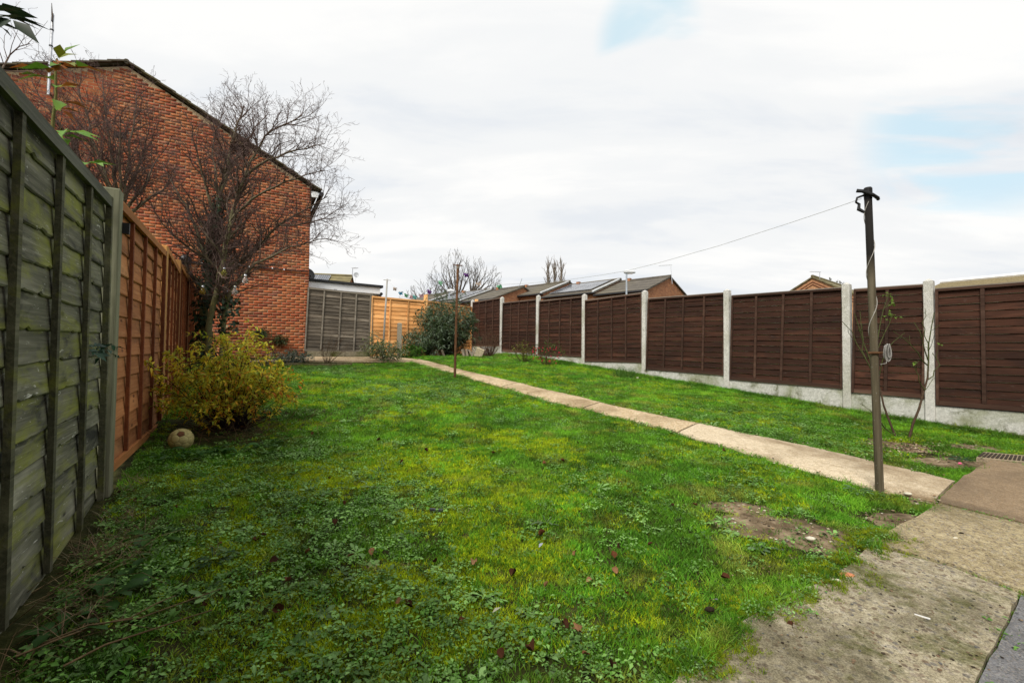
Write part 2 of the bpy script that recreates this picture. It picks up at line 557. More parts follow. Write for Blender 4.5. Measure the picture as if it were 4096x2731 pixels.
patio = bpy.data.objects.new('patio', None); COL.objects.link(patio); tag(patio, kind='structure'); ORG['patio'] = Vector((0, 0, 0))
def slab(px, m, name='patio_slab', dz=.036, rough=0.02):
    P = [gnd(*p) for p in px]
    pts = []
    for k in range(len(P)):                               # subdivide and roughen the outline
        A, B = P[k], P[(k + 1) % len(P)]
        n = max(1, int((B - A).length / .09))
        n = min(n, 30)
        for i in range(n):
            q = A.lerp(B, i / n)
            j = rough * (1 if i else .3)
            x = q.x + (vn(q.x * 9, q.y * 9, 4) - .5) * j; y = q.y + (vn(q.x * 9, q.y * 9, 8) - .5) * j
            pts.append(Vector((x, y, float(g0(x, y)) + dz)))
    b = MB(); b.poly(pts, .12, (0, 0, 1))
    o = b.build(name, m, patio)
    # wind upwards
    me = o.data
    if me.polygons[0].normal.z < 0: me.flip_normals()
    return np.array([(p.x, p.y) for p in pts])
POLYS = [PATH_POLY]
POLYS.append(slab([(3470, 2216), (3400, 2290), (3276, 2364), (3127, 2422), (2931, 2545), (2819, 2634), (2700, 2760), (2540, 2950), (3780, 3100), (3905, 2750), (3977, 2625), (4040, 2490), (4072, 2398), (3800, 2290), (3560, 2226)], M_AGG))
POLYS.append(slab([(3475, 2208), (3555, 2158), (3680, 2085), (3757, 2032), (4096, 2115), (4420, 2190), (4420, 2478), (4096, 2390), (3800, 2280), (3565, 2216)], M_AGG2, dz=.04))
POLYS.append(slab([(3757, 2024), (3764, 2006), (3836, 1940), (3900, 1900), (3965, 1850), (4096, 1868), (4420, 1912), (4420, 2182), (4096, 2107)], M_BROWN, dz=.038))
POLYS.append(slab([(4083, 2402), (4420, 2484), (4600, 2900), (3800, 3100), (3918, 2752), (3990, 2628), (4052, 2492)], M_GREYC, dz=.032))
# ribbed drain block by the fence
M_DRAIN = plain('drain_concrete', (.30, .24, .16), .9, .2, .35, 60)
P0, P1, P2, P3 = gnd(3935, 1822), gnd(4120, 1838), gnd(4120, 1866), gnd(3905, 1846)
db = MB(); db.poly([P0 + Vector((0, 0, .04)), P3 + Vector((0, 0, .04)), P2 + Vector((0, 0, .04)), P1 + Vector((0, 0, .04))], .1, (0, 0, 1))
drain = solo(db, 'drain_block', M_DRAIN, 'ribbed stone drain block at the patio edge beside the brown fence', 'drain')
M_DRAINRIB = plain('drain_slot', (.05, .04, .03), .95, .1, .3, 60)
for i in range(12):
    t = (i + .5) / 12
    A = P0.lerp(P1, t); B = P3.lerp(P2, t)
    b = MB(); c = A.lerp(B, .5) + Vector((0, 0, .043)); d = B - A
    b.box(c, (d.length * .8, .018, .006), math.atan2(d.y, d.x))
    b.build('rib', M_DRAINRIB, drain)
POLYS.append(np.array([(p.x, p.y) for p in (P0, P1, P2, P3)]))

# cross path and bed edging at the far end
def sheet(px, m, name, dz, kind='structure'):
    pts = [gnd(*p) for p in px]
    b = MB(); b.poly([Vector((p.x, p.y, float(g0(p.x, p.y)) + dz)) for p in pts], .1, (0, 0, 1))
    o = b.build(name, m)
    if o.data.polygons[0].normal.z < 0: o.data.flip_normals()
    tag(o, kind=kind)
    POLYS.append(np.array([(p.x, p.y) for p in pts]))
    return o
sheet([(1000, 1449), (1250, 1448), (1480, 1449), (1640, 1452), (1690, 1440), (1560, 1431), (1420, 1432), (1220, 1430), (1000, 1427)], M_PATH, 'cross_path', .03)
BED = np.array([(p.x, p.y) for p in [gnd(*q) for q in [(900, 1470), (1150, 1458), (1420, 1459), (1620, 1456), (1640, 1452), (1480, 1449), (1250, 1448), (900, 1449)]]])
POLYS.append(BED)
M_KERB = concrete('kerb_stone', (.12, .10, .05), (.22, .19, .10), (.30, .26, .15), .4, 60, (.09, .09, .02), .7, moss=.5)
kA, kB = gnd(1000, 1469), gnd(1410, 1464)
kerb = bpy.data.objects.new('bed_edging', None); COL.objects.link(kerb); ORG['bed_edging'] = kA.copy(); kerb.location = kA
tag(kerb, 'low mossy stone edging along the far end of the lawn', 'edging')
for i in range(6):
    A, B = kA.lerp(kB, i / 6), kA.lerp(kB, (i + .97) / 6)
    c = A.lerp(B, .5); d = B - A
    b = MB(); b.box((c.x, c.y, gz(c.x, c.y) + .012 + .006 * (i % 3)), (d.length, .09, .09), math.atan2(d.y, d.x) + .02 * ((i * 7) % 3 - 1))
    b.build('kerb_stone', M_KERB, kerb)

def inpoly(x, y, poly):
    r = np.zeros(x.shape, bool); n = len(poly); j = n - 1
    for i in range(n):
        xi, yi = poly[i]; xj, yj = poly[j]
        c = ((yi > y) != (yj > y)) & (x < (xj - xi) * (y - yi) / (yj - yi + 1e-12) + xi)
        r ^= c; j = i
    return r
SOIL = []      # bare patches: centre, radii, heading
for px, ra, rb in [((3120, 2105), .42, .2), ((2960, 2030), .26, .1), ((3290, 2170), .3, .12), ((3600, 2085), .25, .16), ((3420, 2215), .22, .12), ((3690, 2010), .12, .12),
                   ((3600, 1785), .36, .26), ((3800, 1850), .4, .2), ((3900, 1790), .3, .15), ((3330, 1835), .45, .1),
                   ((905, 1735), .5, .4), ((840, 1700), .45, .45),
                   ((1790, 1425), .8, .4), ((1950, 1420), .6, .4)]:
    p = gnd(*px); SOIL.append((p.x, p.y, ra, rb, .0))
def soilness(x, y):
    s = np.zeros(x.shape)
    for (cx, cy, ra, rb, h) in SOIL:
        q = np.hypot((x - cx) / ra, (y - cy) / rb)
        s = np.maximum(s, np.clip(1.55 - q, 0, 1))
    return np.clip(s * 1.1 + (fbm(x * 3, y * 3, 21) - .5) * .9 * (s > 0), 0, 1)
for si_, (cx, cy, ra, rb, h) in enumerate(SOIL):        # earth showing through: thin crust lying on the ground
    n = 40
    an = np.linspace(0, 2 * math.pi, n, endpoint=False)
    rr = 1.2 + .6 * (vn(np.cos(an) * 2.3 + cx * 5, np.sin(an) * 2.3 + cy * 5, 9) - .5)
    X = cx + np.cos(an) * ra * rr; Y = cy + np.sin(an) * rb * rr
    X2 = cx + np.cos(an) * ra * rr * .7; Y2 = cy + np.sin(an) * rb * rr * .7
    VV = np.concatenate([np.stack([X, Y, g(X, Y) - .02], 1), np.stack([X2, Y2, g(X2, Y2) + .004], 1), [[cx, cy, gz(cx, cy) + .005]]])
    FF = []
    for i in range(n):
        j = (i + 1) % n
        FF += [(i, j, n + j), (i, n + j, n + i), (n + i, n + j, 2 * n)]
    o = npobj('bare_earth', VV, FF, M_EARTH if si_ < 10 else M_SOIL, smooth=True); tag(o, kind='structure')

# ------------------------------------------------------------------ lap fences
M_GREYW = wood('weathered_grey_wood', (.036, .038, .026), (.15, .15, .10), (.37, .36, .27), moss=(.25, .27, .03), moss_amt=.36, flake=((.56, .56, .49), .9), dirt=((.014, .015, .013), .9))
M_GREYB = wood('weathered_batten', (.028, .028, .017), (.09, .09, .052), (.20, .19, .12), moss=(.15, .16, .024), moss_amt=.3, knots=False)
M_GREYT = wood('weathered_rail', (.05, .055, .04), (.13, .135, .1), (.25, .25, .2), moss=(.13, .15, .04), moss_amt=.2, knots=False)
M_GREYP = wood('treated_post_wood', (.10, .105, .06), (.22, .22, .14), (.36, .35, .25), moss=(.10, .12, .04), moss_amt=.2, knots=False)
M_ORGL = wood('orange_stained_wood', (.24, .085, .028), (.45, .185, .068), (.60, .30, .125), dirt=((.13, .06, .024), .5), knots=True)
M_ORGB = wood('red_brown_batten', (.10, .028, .012), (.18, .055, .02), (.27, .09, .03), knots=False)
M_ORGR = wood('orange_rail', (.28, .105, .03), (.46, .19, .06), (.58, .28, .10), knots=False)
M_ORGP = wood('orange_post', (.26, .12, .03), (.42, .22, .07), (.55, .32, .12), knots=False)
M_NEW = wood('new_orange_wood', (.50, .20, .055), (.80, .39, .135), (.93, .56, .25), dirt=((.38, .15, .04), .45), knots=True)
M_NEWB = wood('new_orange_batten', (.52, .24, .075), (.76, .40, .15), (.90, .55, .25), knots=False)
M_GRY2 = wood('grey_brown_wood', (.04, .034, .027), (.14, .115, .085), (.33, .29, .23), knots=True, dirt=((.045, .038, .03), .55))
M_GRY2B = wood('grey_brown_batten', (.10, .088, .068), (.19, .165, .13), (.30, .27, .22), knots=False)
M_BRN = wood('dark_brown_wood', (.018, .0065, .0035), (.044, .0165, .0085), (.095, .038, .022), knots=False, dirt=((.013, .008, .006), .55), flake=((.22, .19, .165), .3))
M_BRNB = wood('dark_brown_batten', (.03, .014, .009), (.062, .031, .020), (.12, .07, .048), knots=False)
M_BRNC = wood('brown_capping', (.12, .095, .075), (.22, .185, .15), (.36, .31, .26), knots=False)
def worn_edge():
    m = Mt('worn_board_edge', .9, .2)
    v = m.shift(m.obj(), m.rnd())
    n = m.noise(m.map(v, (3, 3, 3)), 1.0, 4, .6)
    m.color(m.ramp(n, [(.40, (.035, .015, .01)), (.54, (.50, .45, .40)), (.75, (.62, .57, .52))]))
    return m.m
M_EDGE = worn_edge()

def board_set(n, bh, amp, chip, mat, edge=None, W=1.83, seed=0, seg=14):
    out = []
    r = np.random.default_rng(seed)
    for k in range(n):
        xs = np.linspace(0, W, seg + 1)
        ph = r.uniform(0, 50)
        w = (fbm(xs * 1.6 + ph, xs * 0 + k, 5, 3) - .5) * 2 * amp
        if chip:
            w += np.where(r.random(seg + 1) < .22, r.uniform(.1, 1, seg + 1) ** 2 * chip, 0) + (fbm(xs * 11 + ph, xs * 0 + k, 15, 2) - .5) * .007
        bow = (fbm(xs * .9 + ph, xs * 0 + 9 + k, 7, 2) - .5) * .012
        b = MB()
        for i in range(seg + 1):
            x = xs[i]
            b.v += [(x, .006, bh), (x, -.003, bh), (x, -.020 + bow[i], w[i] + .004), (x, -.014 + bow[i], w[i] - .002), (x, -.007 + bow[i], w[i])]
        for i in range(seg):
            o, p = i * 5, i * 5 + 5
            for j in range(5):
                j2 = (j + 1) % 5
                b.f.append((o + j, o + j2, p + j2, p + j))
        b.f.append((4, 3, 2, 1, 0)); e = seg * 5; b.f.append((e, e + 1, e + 2, e + 3, e + 4))
        me = b.mesh('board'); me.materials.append(mat)
        if edge:
            me.materials.append(edge)
            for i in range(seg):
                for j in (2, 3): me.polygons[i * 5 + j].material_index = 1
        me.update()
        out.append(me)
    return out
def box_mesh(name, size, mat, org=(0, 0, 0)):
    b = MB(); b.box((0, 0, 0), size); me = b.mesh(name, org); me.materials.append(mat); return me

def lap_panel(fence, A, B, top_a, top_b, height, rows, boards, mats, nb=3, bw=.036, cap=None, edge_w=.034, tweak=None, rng=random.Random(3), rail_h=.045, flat=False):
    """A, B ground plan ends (viewer sees the side on the left of B->A reversed, local -y); tops in world z"""
    A = Vector((A[0], A[1])); B = Vector((B[0], B[1]))
    d = B - A; W = d.length; rz = math.atan2(d.y, d.x)
    mB, mT, mE = mats
    tilt = -math.atan2(top_b - top_a, W)
    f = MB()
    f.box((W / 2, .018, height - .03), (W, .02, .06))
    me = f.mesh('panel'); me.materials.append(mE)
    o = link('panel', me, fence)
    o.rotation_euler = (0, tilt, rz)
    o.location = Vector((A.x, A.y, top_a - height)) - ORG[fence.name]
    link('back_rail', box_mesh('back_rail', (W, .02, .06), mE), o, (W / 2, .018, .03))
    pitch = (height - .05) / rows
    for i in range(rows):
        z = .03 + i * pitch
        me = boards[rng.randrange(len(boards))]
        ob = link('board', me, o, (.0, -.001 * (i % 2), z), None, (W / 1.83, 1, (pitch * 1.28) / .15))
        if rng.random() < .5:
            ob.scale.x *= -1; ob.location.x = W
        if tweak and i in tweak:
            dz, ry = tweak[i]
            ob.location.z += dz; ob.rotation_euler.y = ry
    zs = height
    bm = box_mesh('batten', (bw, .022, zs - rail_h - .06), mB)
    for k in range(nb):
        x = W * (k + 1) / (nb + 1) + rng.uniform(-.012, .012)
        link('batten', bm, o, (x, -.033, (zs - rail_h + .06) / 2 - .0), (0, rng.uniform(-.006, .006), 0))
    em = box_mesh('side_batten', (edge_w, .03, zs), mE)
    for x in (edge_w / 2, W - edge_w / 2):
        link('side_batten', em, o, (x, -.036, zs / 2), None)
    rm = box_mesh('top_rail', (W - 2 * edge_w - .006, .026, rail_h), mT)
    link('top_rail', rm, o, (W / 2, -.037, zs - rail_h / 2 - .002), None)
    if flat is None: return o
    rm2 = box_mesh('bottom_rail', (W - 2 * edge_w - .006, .024, .055), mT if not flat else mB)
    link('bottom_rail', rm2, o, (W / 2, -.037, .03), None)
    if cap:
        cm = box_mesh('capping', (W, .075, .014), cap)
        link('capping', cm, o, (W / 2, -.008, zs + .008), None)
    return o
def wood_post(fence, P, z0, z1, m, size=.098, rz=0, lean=0):
    b = MB(); b.box((0, 0, (z1 - z0) / 2), (size, size, z1 - z0))
    me = b.mesh('post'); me.materials.append(m)
    # grain runs up a post: turn the mesh so its x axis is the long one
    rot = Matrix.Rotation(math.pi / 2, 4, 'Y')
    me.transform(rot)
    o = link('post', me, fence)
    o.matrix_local = Matrix.Translation(Vector((P[0], P[1], z0)) - ORG[fence.name]) @ Matrix.Rotation(rz, 4, 'Z') @ Matrix.Rotation(lean, 4, 'Y') @ Matrix.Rotation(-math.pi / 2, 4, 'Y')
    bv = o.modifiers.new('bevel', 'BEVEL'); bv.width = .006; bv.segments = 1
    return o

# left, weathered grey panel(s) nearest the camera
LP0 = Vector((-2.583, 2.864))
dL0 = Vector((.5234, -.8521))            # towards the camera
fence_grey = thing('weathered_fence', (LP0.x, LP0.y, gz(*LP0)), 'old grey green lap panel fence with mossy split boards at far left', 'fence')
B_GREY = board_set(10, .15, .0055, .011, M_GREYW, seed=1, seg=60)
rg = random.Random(5)
A = LP0 + dL0 * 1.90; B = LP0 + dL0 * .055
lap_panel(fence_grey, A, B, EYE + .902, EYE + .95, 1.96, 14, B_GREY, (M_GREYB, M_GREYT, M_GREYB), tweak={6: (.0, .0), 5: (-.028, .004), 10: (-.012, -.012), 9: (-.01, .018)}, rng=rg, cap=M_GREYT, rail_h=.06, flat=None)
A2 = LP0 + dL0 * 3.85; B2 = LP0 + dL0 * 1.99
lap_panel(fence_grey, A2, B2, EYE + .86, EYE + .90, 1.96, 14, B_GREY, (M_GREYB, M_GREYT, M_GREYB), rng=rg, cap=M_GREYT, rail_h=.06, flat=None)
lz = math.atan2(-dL0.y, -dL0.x)
pp = LP0 + Vector((.02, .012))
wood_post(fence_grey, pp, gz(*LP0) - .3, EYE + 1.03, M_GREYP, .1, lz)
pq = LP0 + dL0 * 1.945
wood_post(fence_grey, pq, gz(*pq) - .3, EYE + .93, M_GREYP, .09, lz)
bk = MB(); bk.box((pp.x + .035, pp.y + .075, EYE + .80), (.03, .035, .07), lz)
bk.build('fence_bracket', plain('black_plastic', (.012, .012, .012), .5), fence_grey)

# left, newer orange panels beyond
def along(P, deg, L): return P + Vector((-math.sin(R(deg)), math.cos(R(deg)))) * L
Q = [LP0 + Vector((-.03, .05)), Vector((-3.65, 4.705)), Vector((-4.695, 6.327)), Vector((-5.73, 7.955)), Vector((-6.76, 9.585)), Vector((-7.72, 11.18))]
fence_or = thing('stained_fence', (Q[1].x, Q[1].y, gz(*Q[1])), 'orange brown lap panel fence stepping away along the left side', 'fence')
B_OR = board_set(8, .15, .016, 0, M_ORGL, seed=2, seg=16)
tops = [1.0, 1.10, 1.25, 1.40, 1.52]
ro = random.Random(8)
for k in range(5):
    d = (Q[k + 1] - Q[k]).normalized()
    lap_panel(fence_or, Q[k] + d * .05, Q[k + 1] - d * .05, EYE + tops[k], EYE + tops[k] + .03, 1.80, 12, B_OR, (M_ORGB, M_ORGR, M_ORGB), rng=ro, bw=.032, cap=M_ORGR, rail_h=.05)
ptop = [0, 1.10, 1.28, 1.49, 1.62]
for k in range(1, 5):
    d = (Q[k] - Q[k - 1])
    wood_post(fence_or, Q[k], gz(*Q[k]) - .3, EYE + ptop[k], M_ORGP, .1, math.atan2(d.y, d.x))

# far end: grey panel by the house and pale orange panels
HC = Vector((-5.77, 12.83))               # near corner of the neighbour's gable wall
RX = Vector((-1.445, 16.50))
be = Vector((.866, .5))
G0, G1 = HC - be * .07 + Vector((.0, -.03)), HC + be * 1.69
fence_g2 = thing('grey_back_panel', (G0.x, G0.y, gz(*G0)), 'grey brown weathered lap panel between brick gable and orange fence', 'fence')
B_G2 = board_set(6, .15, .007, 0, M_GRY2, seed=3)
rb_ = random.Random(12)
lap_panel(fence_g2, G0, G1, EYE + 1.86, EYE + 1.80, 1.80, 17, B_G2, (M_GRY2B, M_GRY2B, M_GRY2B), rng=rb_, bw=.038, rail_h=.05)
wood_post(fence_g2, G1 + be * .05, gz(*G1) - .3, EYE + 1.83, M_GRY2B, .09, math.atan2(.5, .866))
bb = MB()
M_BASE = concrete('base_concrete', (.16, .13, .08), (.27, .23, .15), (.36, .32, .23), .3, 60, (.11, .12, .03), .7, moss=.45)
for i, (a, b_) in enumerate(((.0, .42), (.43, 1.0), (1.01, 1.66))):
    b = MB(); c = HC + be * ((a + b_) / 2) + Vector((.012, -.03))
    b.box((c.x, c.y, EYE - .06), (b_ - a, .12 + .01 * i, .24), math.atan2(.5, .866))
    b.build('base_block', M_BASE, fence_g2)

fence_new = thing('pale_orange_fence', (*(HC + be * 3.4), gz(*(HC + be * 3.4))), 'pale orange new lap panel fence across the far end of garden', 'fence')
B_NEW = board_set(6, .15, .008, 0, M_NEW, seed=4)
rn_ = random.Random(21)
N1 = HC + be * 3.45
dn = (RX - N1).normalized()
lap_panel(fence_new, HC + be * 1.71, N1 - be * .05, EYE + 1.73, EYE + 1.70, 1.80, 14, B_NEW, (M_NEWB, M_NEWB, M_NEWB), nb=2, rng=rn_, cap=M_NEWB, rail_h=.035)
lap_panel(fence_new, N1 + dn * .05, RX - dn * .08, EYE + 1.72, EYE + 1.72, 1.80, 14, B_NEW, (M_NEWB, M_NEWB, M_NEWB), nb=3, rng=rn_, cap=M_NEWB, rail_h=.035)
wood_post(fence_new, N1, gz(*N1) - .3, EYE + 1.90, M_NEWB, .1, math.atan2(.5, .866))
wood_post(fence_new, RX + Vector((.13, .12)), gz(*N1) - .3, EYE + 2.03, M_NEWB, .1, math.atan2(.5, .866))

# right: dark brown panels between concrete posts
RF0 = Vector((5.197, 7.05)); rd = Vector((-.5736, .8192))
def RP(n): return RF0 + rd * (1.93 * n)
fence_br = thing('brown_fence', (*RF0, gz(*RF0)), 'dark brown lap panel fence with pale concrete posts and gravel boards', 'fence')
B_BR = board_set(8, .15, .006, 0, M_BRN, M_EDGE, seed=6)
ns = [-1.5, -.5, 0, 1, 2, 3, 4, 5, 6]
ptops = {-1.5: 1.03, -.5: 1.11, 0: 1.18, 1: 1.30, 2: 1.49, 3: 1.61, 4: 1.78, 5: 1.92, 6: 2.0}
ptps = {-1.5: (.94, .955), -.5: (1.03, 1.055), 0: (1.10, 1.154), 1: (1.225, 1.285), 2: (1.43, 1.43), 3: (1.54, 1.585), 4: (1.645, 1.70), 5: (1.88, 1.90)}
rr_ = random.Random(31)
frz = math.atan2(-rd.y, -rd.x)
for i, n in enumerate(ns):
    p = RP(n)
    z0 = gz(*p) - .4; z1 = EYE + ptops[n]
    b = MB()
    s = .105
    b.box((p.x, p.y, (z0 + z1 - .035) / 2), (s, s, z1 - .035 - z0), frz)
    j = len(b.v)
    ca, sa = math.cos(frz), math.sin(frz)
    # shallow weathered four-way top
    q = [(-1, -1), (1, -1), (1, 1), (-1, 1)]
    base = [b.v[4 + k] for k in range(4)]
    b.v += [tuple(Vector((p.x, p.y, z1 - .035)) + (Vector(v) - Vector((p.x, p.y, z1 - .035))) * 1.0) for v in base]
    b.v += [tuple(Vector((p.x, p.y, z1)) + (Vector(v) - Vector((p.x, p.y, z1 - .035))) * .25) for v in base]
    for k in range(4): b.f.append((j + k, j + (k + 1) % 4, j + 4 + (k + 1) % 4, j + 4 + k))
    b.f.append((j + 4, j + 5, j + 6, j + 7))
    po = b.build('concrete_post', M_POSTC, fence_br)
    bv = po.modifiers.new('bevel', 'BEVEL'); bv.width = .006; bv.segments = 1
    if n == 6: continue
    m_ = ns[i + 1]
    p2 = RP(m_)
    tn, tf = ptps[n]
    # viewer side is local -y when running far to near
    A = p2 - rd * .06; B = p + rd * .06
    hgt = 1.57
    lap_panel(fence_br, A, B, EYE + tf, EYE + tn, hgt, 15, B_BR, (M_BRNB, M_BRNB, M_BRNB), nb=1 if n == -.5 else 3, rng=rr_, bw=.038, cap=M_BRNC, edge_w=.03, rail_h=.03)
    c = (A + B) / 2; L = (B - A).length
    zt = EYE + (tn + tf) / 2 - hgt
    zb = min(gz(*A), gz(*B)) - .25
    tl = -math.atan2(tn - tf, L)
    b = MB(); b.box((0, 0, -(.012 + (zt - zb) / 2)), (L + .02, .05, zt - zb))
    me = b.mesh('gravel_board'); me.materials.append(M_GBOARD)
    gb = link('gravel_board', me, fence_br, Vector((c.x, c.y, zt)) - ORG[fence_br.name], (0, tl, frz))
    bv = gb.modifiers.new('bevel', 'BEVEL'); bv.width = .006; bv.segments = 1

# ------------------------------------------------------------------ neighbour's brick gable house
def brick_mat(name, stops, spread=.35):
    m = Mt(name, .88, .2)
    a = m.attr('rnd', o='Fac')
    t = m.math('FRACT', m.math('ADD', a, m.math('MULTIPLY', m.rnd(), 7.31)))
    n = m.noise(m.pos(), 26, 5, .65)
    n2 = m.noise(m.pos(), 1.1, 3, .5)
    c = m.ramp(t, stops)
    c = m.mix(.75, c, m.ramp(n, [(.25, (.45, .45, .45)), (.5, (.95, .95, .95)), (.75, (1.25, 1.2, 1.15))]), 'MULTIPLY')
    c = m.mix(m.ramp(n2, [(.4, .0), (.7, .25)]), c, (.10, .04, .025))
    m.color(c); m.bump(n, .5, .006)
    return m.m
M_BRICK = brick_mat('red_stock_brick', [(0, (.22, .055, .03)), (.12, (.36, .085, .036)), (.4, (.44, .125, .047)), (.6, (.42, .155, .06)), (.78, (.38, .10, .04)), (.9, (.25, .085, .055)), (1, (.45, .20, .09))])
M_MORTAR = plain('mortar', (.45, .33, .20), .95, .1, .25, 30)
def tile_mat(name, base, moss, row=6.0, axis=2):
    m = Mt(name, .85, .2)
    p = m.pos()
    n = m.noise(p, 7, 5, .65); n2 = m.noise(p, 1.4, 4, .6)
    c = m.ramp(n, [(.3, tuple(x * .6 for x in base)), (.7, tuple(x * 1.35 for x in base))])
    c = m.mix(m.ramp(n2, [(.45, 0.0), (.7, .7)]), c, moss)
    m.color(c); m.bump(n, .5, .02)
    return m.m
M_TILE = tile_mat('old_roof_tile', (.10, .085, .06), (.16, .145, .055))
M_WHITE = plain('white_upvc', (.86, .87, .87), .45, .4, .04, 3)
M_BLACK = plain('black_plastic_gutter', (.016, .016, .018), .45, .4, .2, 8)
M_STEEL = plain('galvanised_steel', (.50, .51, .53), .38, .5, .25, 20, .85)
M_DKMET = plain('dark_metal', (.02, .02, .022), .5, .4, .2, 20)

LD = Vector((-.866, -.5)); NO = Vector((.5, -.866))
def HW(t, z, out=0.0):
    p = HC + LD * t + NO * out
    return Vector((p.x, p.y, z))
Z0 = gz(*HC) - .3
ZE, ZA, TA, TW = EYE + 4.70, EYE + 6.86, 4.12, 8.6
ZL = ZA - .38 * (TW - TA)
house = thing('gable_house', (HC.x, HC.y, gz(*HC)), 'red brick gable end house rising behind the bare trees on the left', 'house')
b = MB()
prof = [(0, Z0), (0, ZE), (TA, ZA), (TW, ZL), (TW, Z0)]
n_ = len(prof)
for out in (0.0, -7.0):
    for t, z in prof: b.v.append(tuple(HW(t, z, out)))
b.f += [tuple(range(n_)), tuple(n_ + k for k in reversed(range(n_)))]
for k in range(n_): b.f.append(((k + 1) % n_, k, n_ + k, n_ + (k + 1) % n_))
wall = b.build('wall', M_MORTAR, house)
# bricks in stretcher bond, proud of the mortar
BL, BH, BD = .213, .0625, .102
PT = (BL + .012, BH + .0125)
def roofz(t): return ZE + (ZA - ZE) * t / TA if t < TA else ZA - .38 * (t - TA)
rows = int((ZA - Z0) / PT[1])
bricks = []
rb = np.random.default_rng(4)
zband = EYE + 2.27
for r in range(rows):
    z = Z0 + (r + .5) * PT[1]
    off = 0 if r % 2 else PT[0] / 2
    t = 0.0
    k = 0
    while t < TW - .02:
        L = BL
        if k == 0 and r % 2 == 0: L = BL / 2 - .005
        L = min(L, TW - t)
        tc_ = t + L / 2
        zl = min(roofz(t), roofz(t + L))
        if z + BH / 2 < zl + .02 and L > .03:
            bricks.append((tc_, z, L, rb.random(), rb.normal() * .0015, abs(z - zband) < PT[1] / 2))
        t += L + .012; k += 1
def in_view(t, z):
    p = HW(t, z)
    q = CAMROT.inverted() @ (p - Vector((0, 0, EYE)))
    return 2048 + 1820.4 * q.x / -q.z, 1365.5 - 1820.4 * q.y / -q.z, p.y
cand = []
for i, (t, z, L, *_r) in enumerate(bricks):
    x, y, d = in_view(t, z)
    if L > .2 and 60 < x and z > EYE + 3.4 and y > 0: cand.append((d, i))
near = set(i for d, i in sorted(cand)[:300])
bm_ = MB(); bm_.box((0, 0, 0), (BL, .03, BH))
bme = bm_.mesh('brick'); bme.materials.append(M_BRICK)
rzb = math.atan2(.5, .866)
VV, FF, CC = [], [], []
rot = Matrix.Rotation(rzb, 3, 'Z')
cube = [(-1, -1, -1), (1, -1, -1), (1, 1, -1), (-1, 1, -1), (-1, -1, 1), (1, -1, 1), (1, 1, 1), (-1, 1, 1)]
cf = [(0, 1, 5, 4), (1, 2, 6, 5), (3, 0, 4, 7), (4, 5, 6, 7), (3, 2, 1, 0)]
for i, (t, z, L, rv, jy, band) in enumerate(bricks):
    o_ = -.0105 + jy + (.014 if band else 0)
    c = HW(t, z, o_)
    if i in near:
        link('brick', bme, wall, c - ORG[house.name], (0, 0, rzb))
        continue
    k = len(VV)
    for q in cube:
        p = c + rot @ Vector((q[0] * L / 2, q[1] * .015, q[2] * BH / 2)); VV.append(tuple(p))
    FF += [tuple(k + j for j in f) for f in cf]
    CC += [rv] * 8
ob = npobj('brickwork', VV, FF, M_BRICK, wall)
ra_ = ob.data.attributes.new('rnd', 'FLOAT', 'POINT'); ra_.data.foreach_set('value', CC)
tag(ob, kind='stuff')
# return bricks of the corner: toothed quoin seen edge-on
VV, FF, CC = [], [], []
for r in range(int((ZE - Z0) / PT[1])):
    for j in range(5):
        k = len(VV)
        c = HW(.012, Z0 + (r + .5) * PT[1], -.25 - j * .225 - (.11 if r % 2 else 0)) + Vector((.866, .5, 0)) * .012
        for q in cube: VV.append(tuple(c + rot @ Vector((q[0] * .012, q[1] * .107, q[2] * BH / 2))))
        FF += [tuple(k + m for m in f) for f in cf]; CC += [rb.random()] * 8
ob = npobj('return_brickwork', VV, FF, M_BRICK, wall)
ra_ = ob.data.attributes.new('rnd', 'FLOAT', 'POINT'); ra_.data.foreach_set('value', CC)
tag(ob, kind='stuff')
# roof: two slopes with stepped verge tiles
sl_ = math.atan2(ZA - ZE, TA)
b = MB()
for sgn in (1, -1):
    t0, t1 = (-.22, TA) if sgn > 0 else (TW + .22, TA)
    z0, z1 = roofz(t0), ZA
    pts = [HW(t0, z0 + .05, .03), HW(t1, z1 + .05, .03), HW(t1, z1 + .05, -7.1), HW(t0, z0 + .05, -7.1)]
    b.poly(pts, -.09, (0, 0, 1))
roof = b.build('roof', M_TILE, house)
nt_ = 14
for sgn in (1, -1):
    for k in range(nt_):
        s0 = k / nt_; 
        t = TA - sgn * (s0 + .5 / nt_) * (TA + .25)
        z = roofz(t)
        sv_ = sl_ if sgn > 0 else math.atan(.38)
        c = HW(t, z + .10, -.05)
        vt = MB()
        ang = -sgn * (sl_ - .055)
        # local x along wall to the right = -t
        m3 = rot @ Matrix.Rotation(sgn * (sv_ - .06), 3, 'Y')
        vt.box(c, ((TA + .25) / nt_ / math.cos(sl_) + .05, .34, .035), rot=m3)
        vt.build('verge_tile', M_TILE, roof)
vt = MB(); vt.tube([HW(TA, ZA + .075, .10), HW(TA, ZA + .075, -7.1)], .06, 10); vt.build('ridge_tile', M_TILE, roof)
# fascia and gutter at the eaves
b = MB(); b.box(HW(-.10, ZE - .17, -.02), (.18, .06, .16), rzb); b.build('fascia_end', M_WHITE, house)
b = MB(); p0 = HW(-.27, ZE - .16, .12); p1 = HW(-.27, ZE - .16, -7.1)
b.tube([p0, p1], .065, 8); b.build('gutter', M_BLACK, house)
b = MB(); b.tube([HW(-.26, ZE - .2, -.3), HW(-.12, ZE - .5, -.3), HW(-.05, ZE - .6, -.6)], .033, 8); b.build('downpipe', M_BLACK, house)
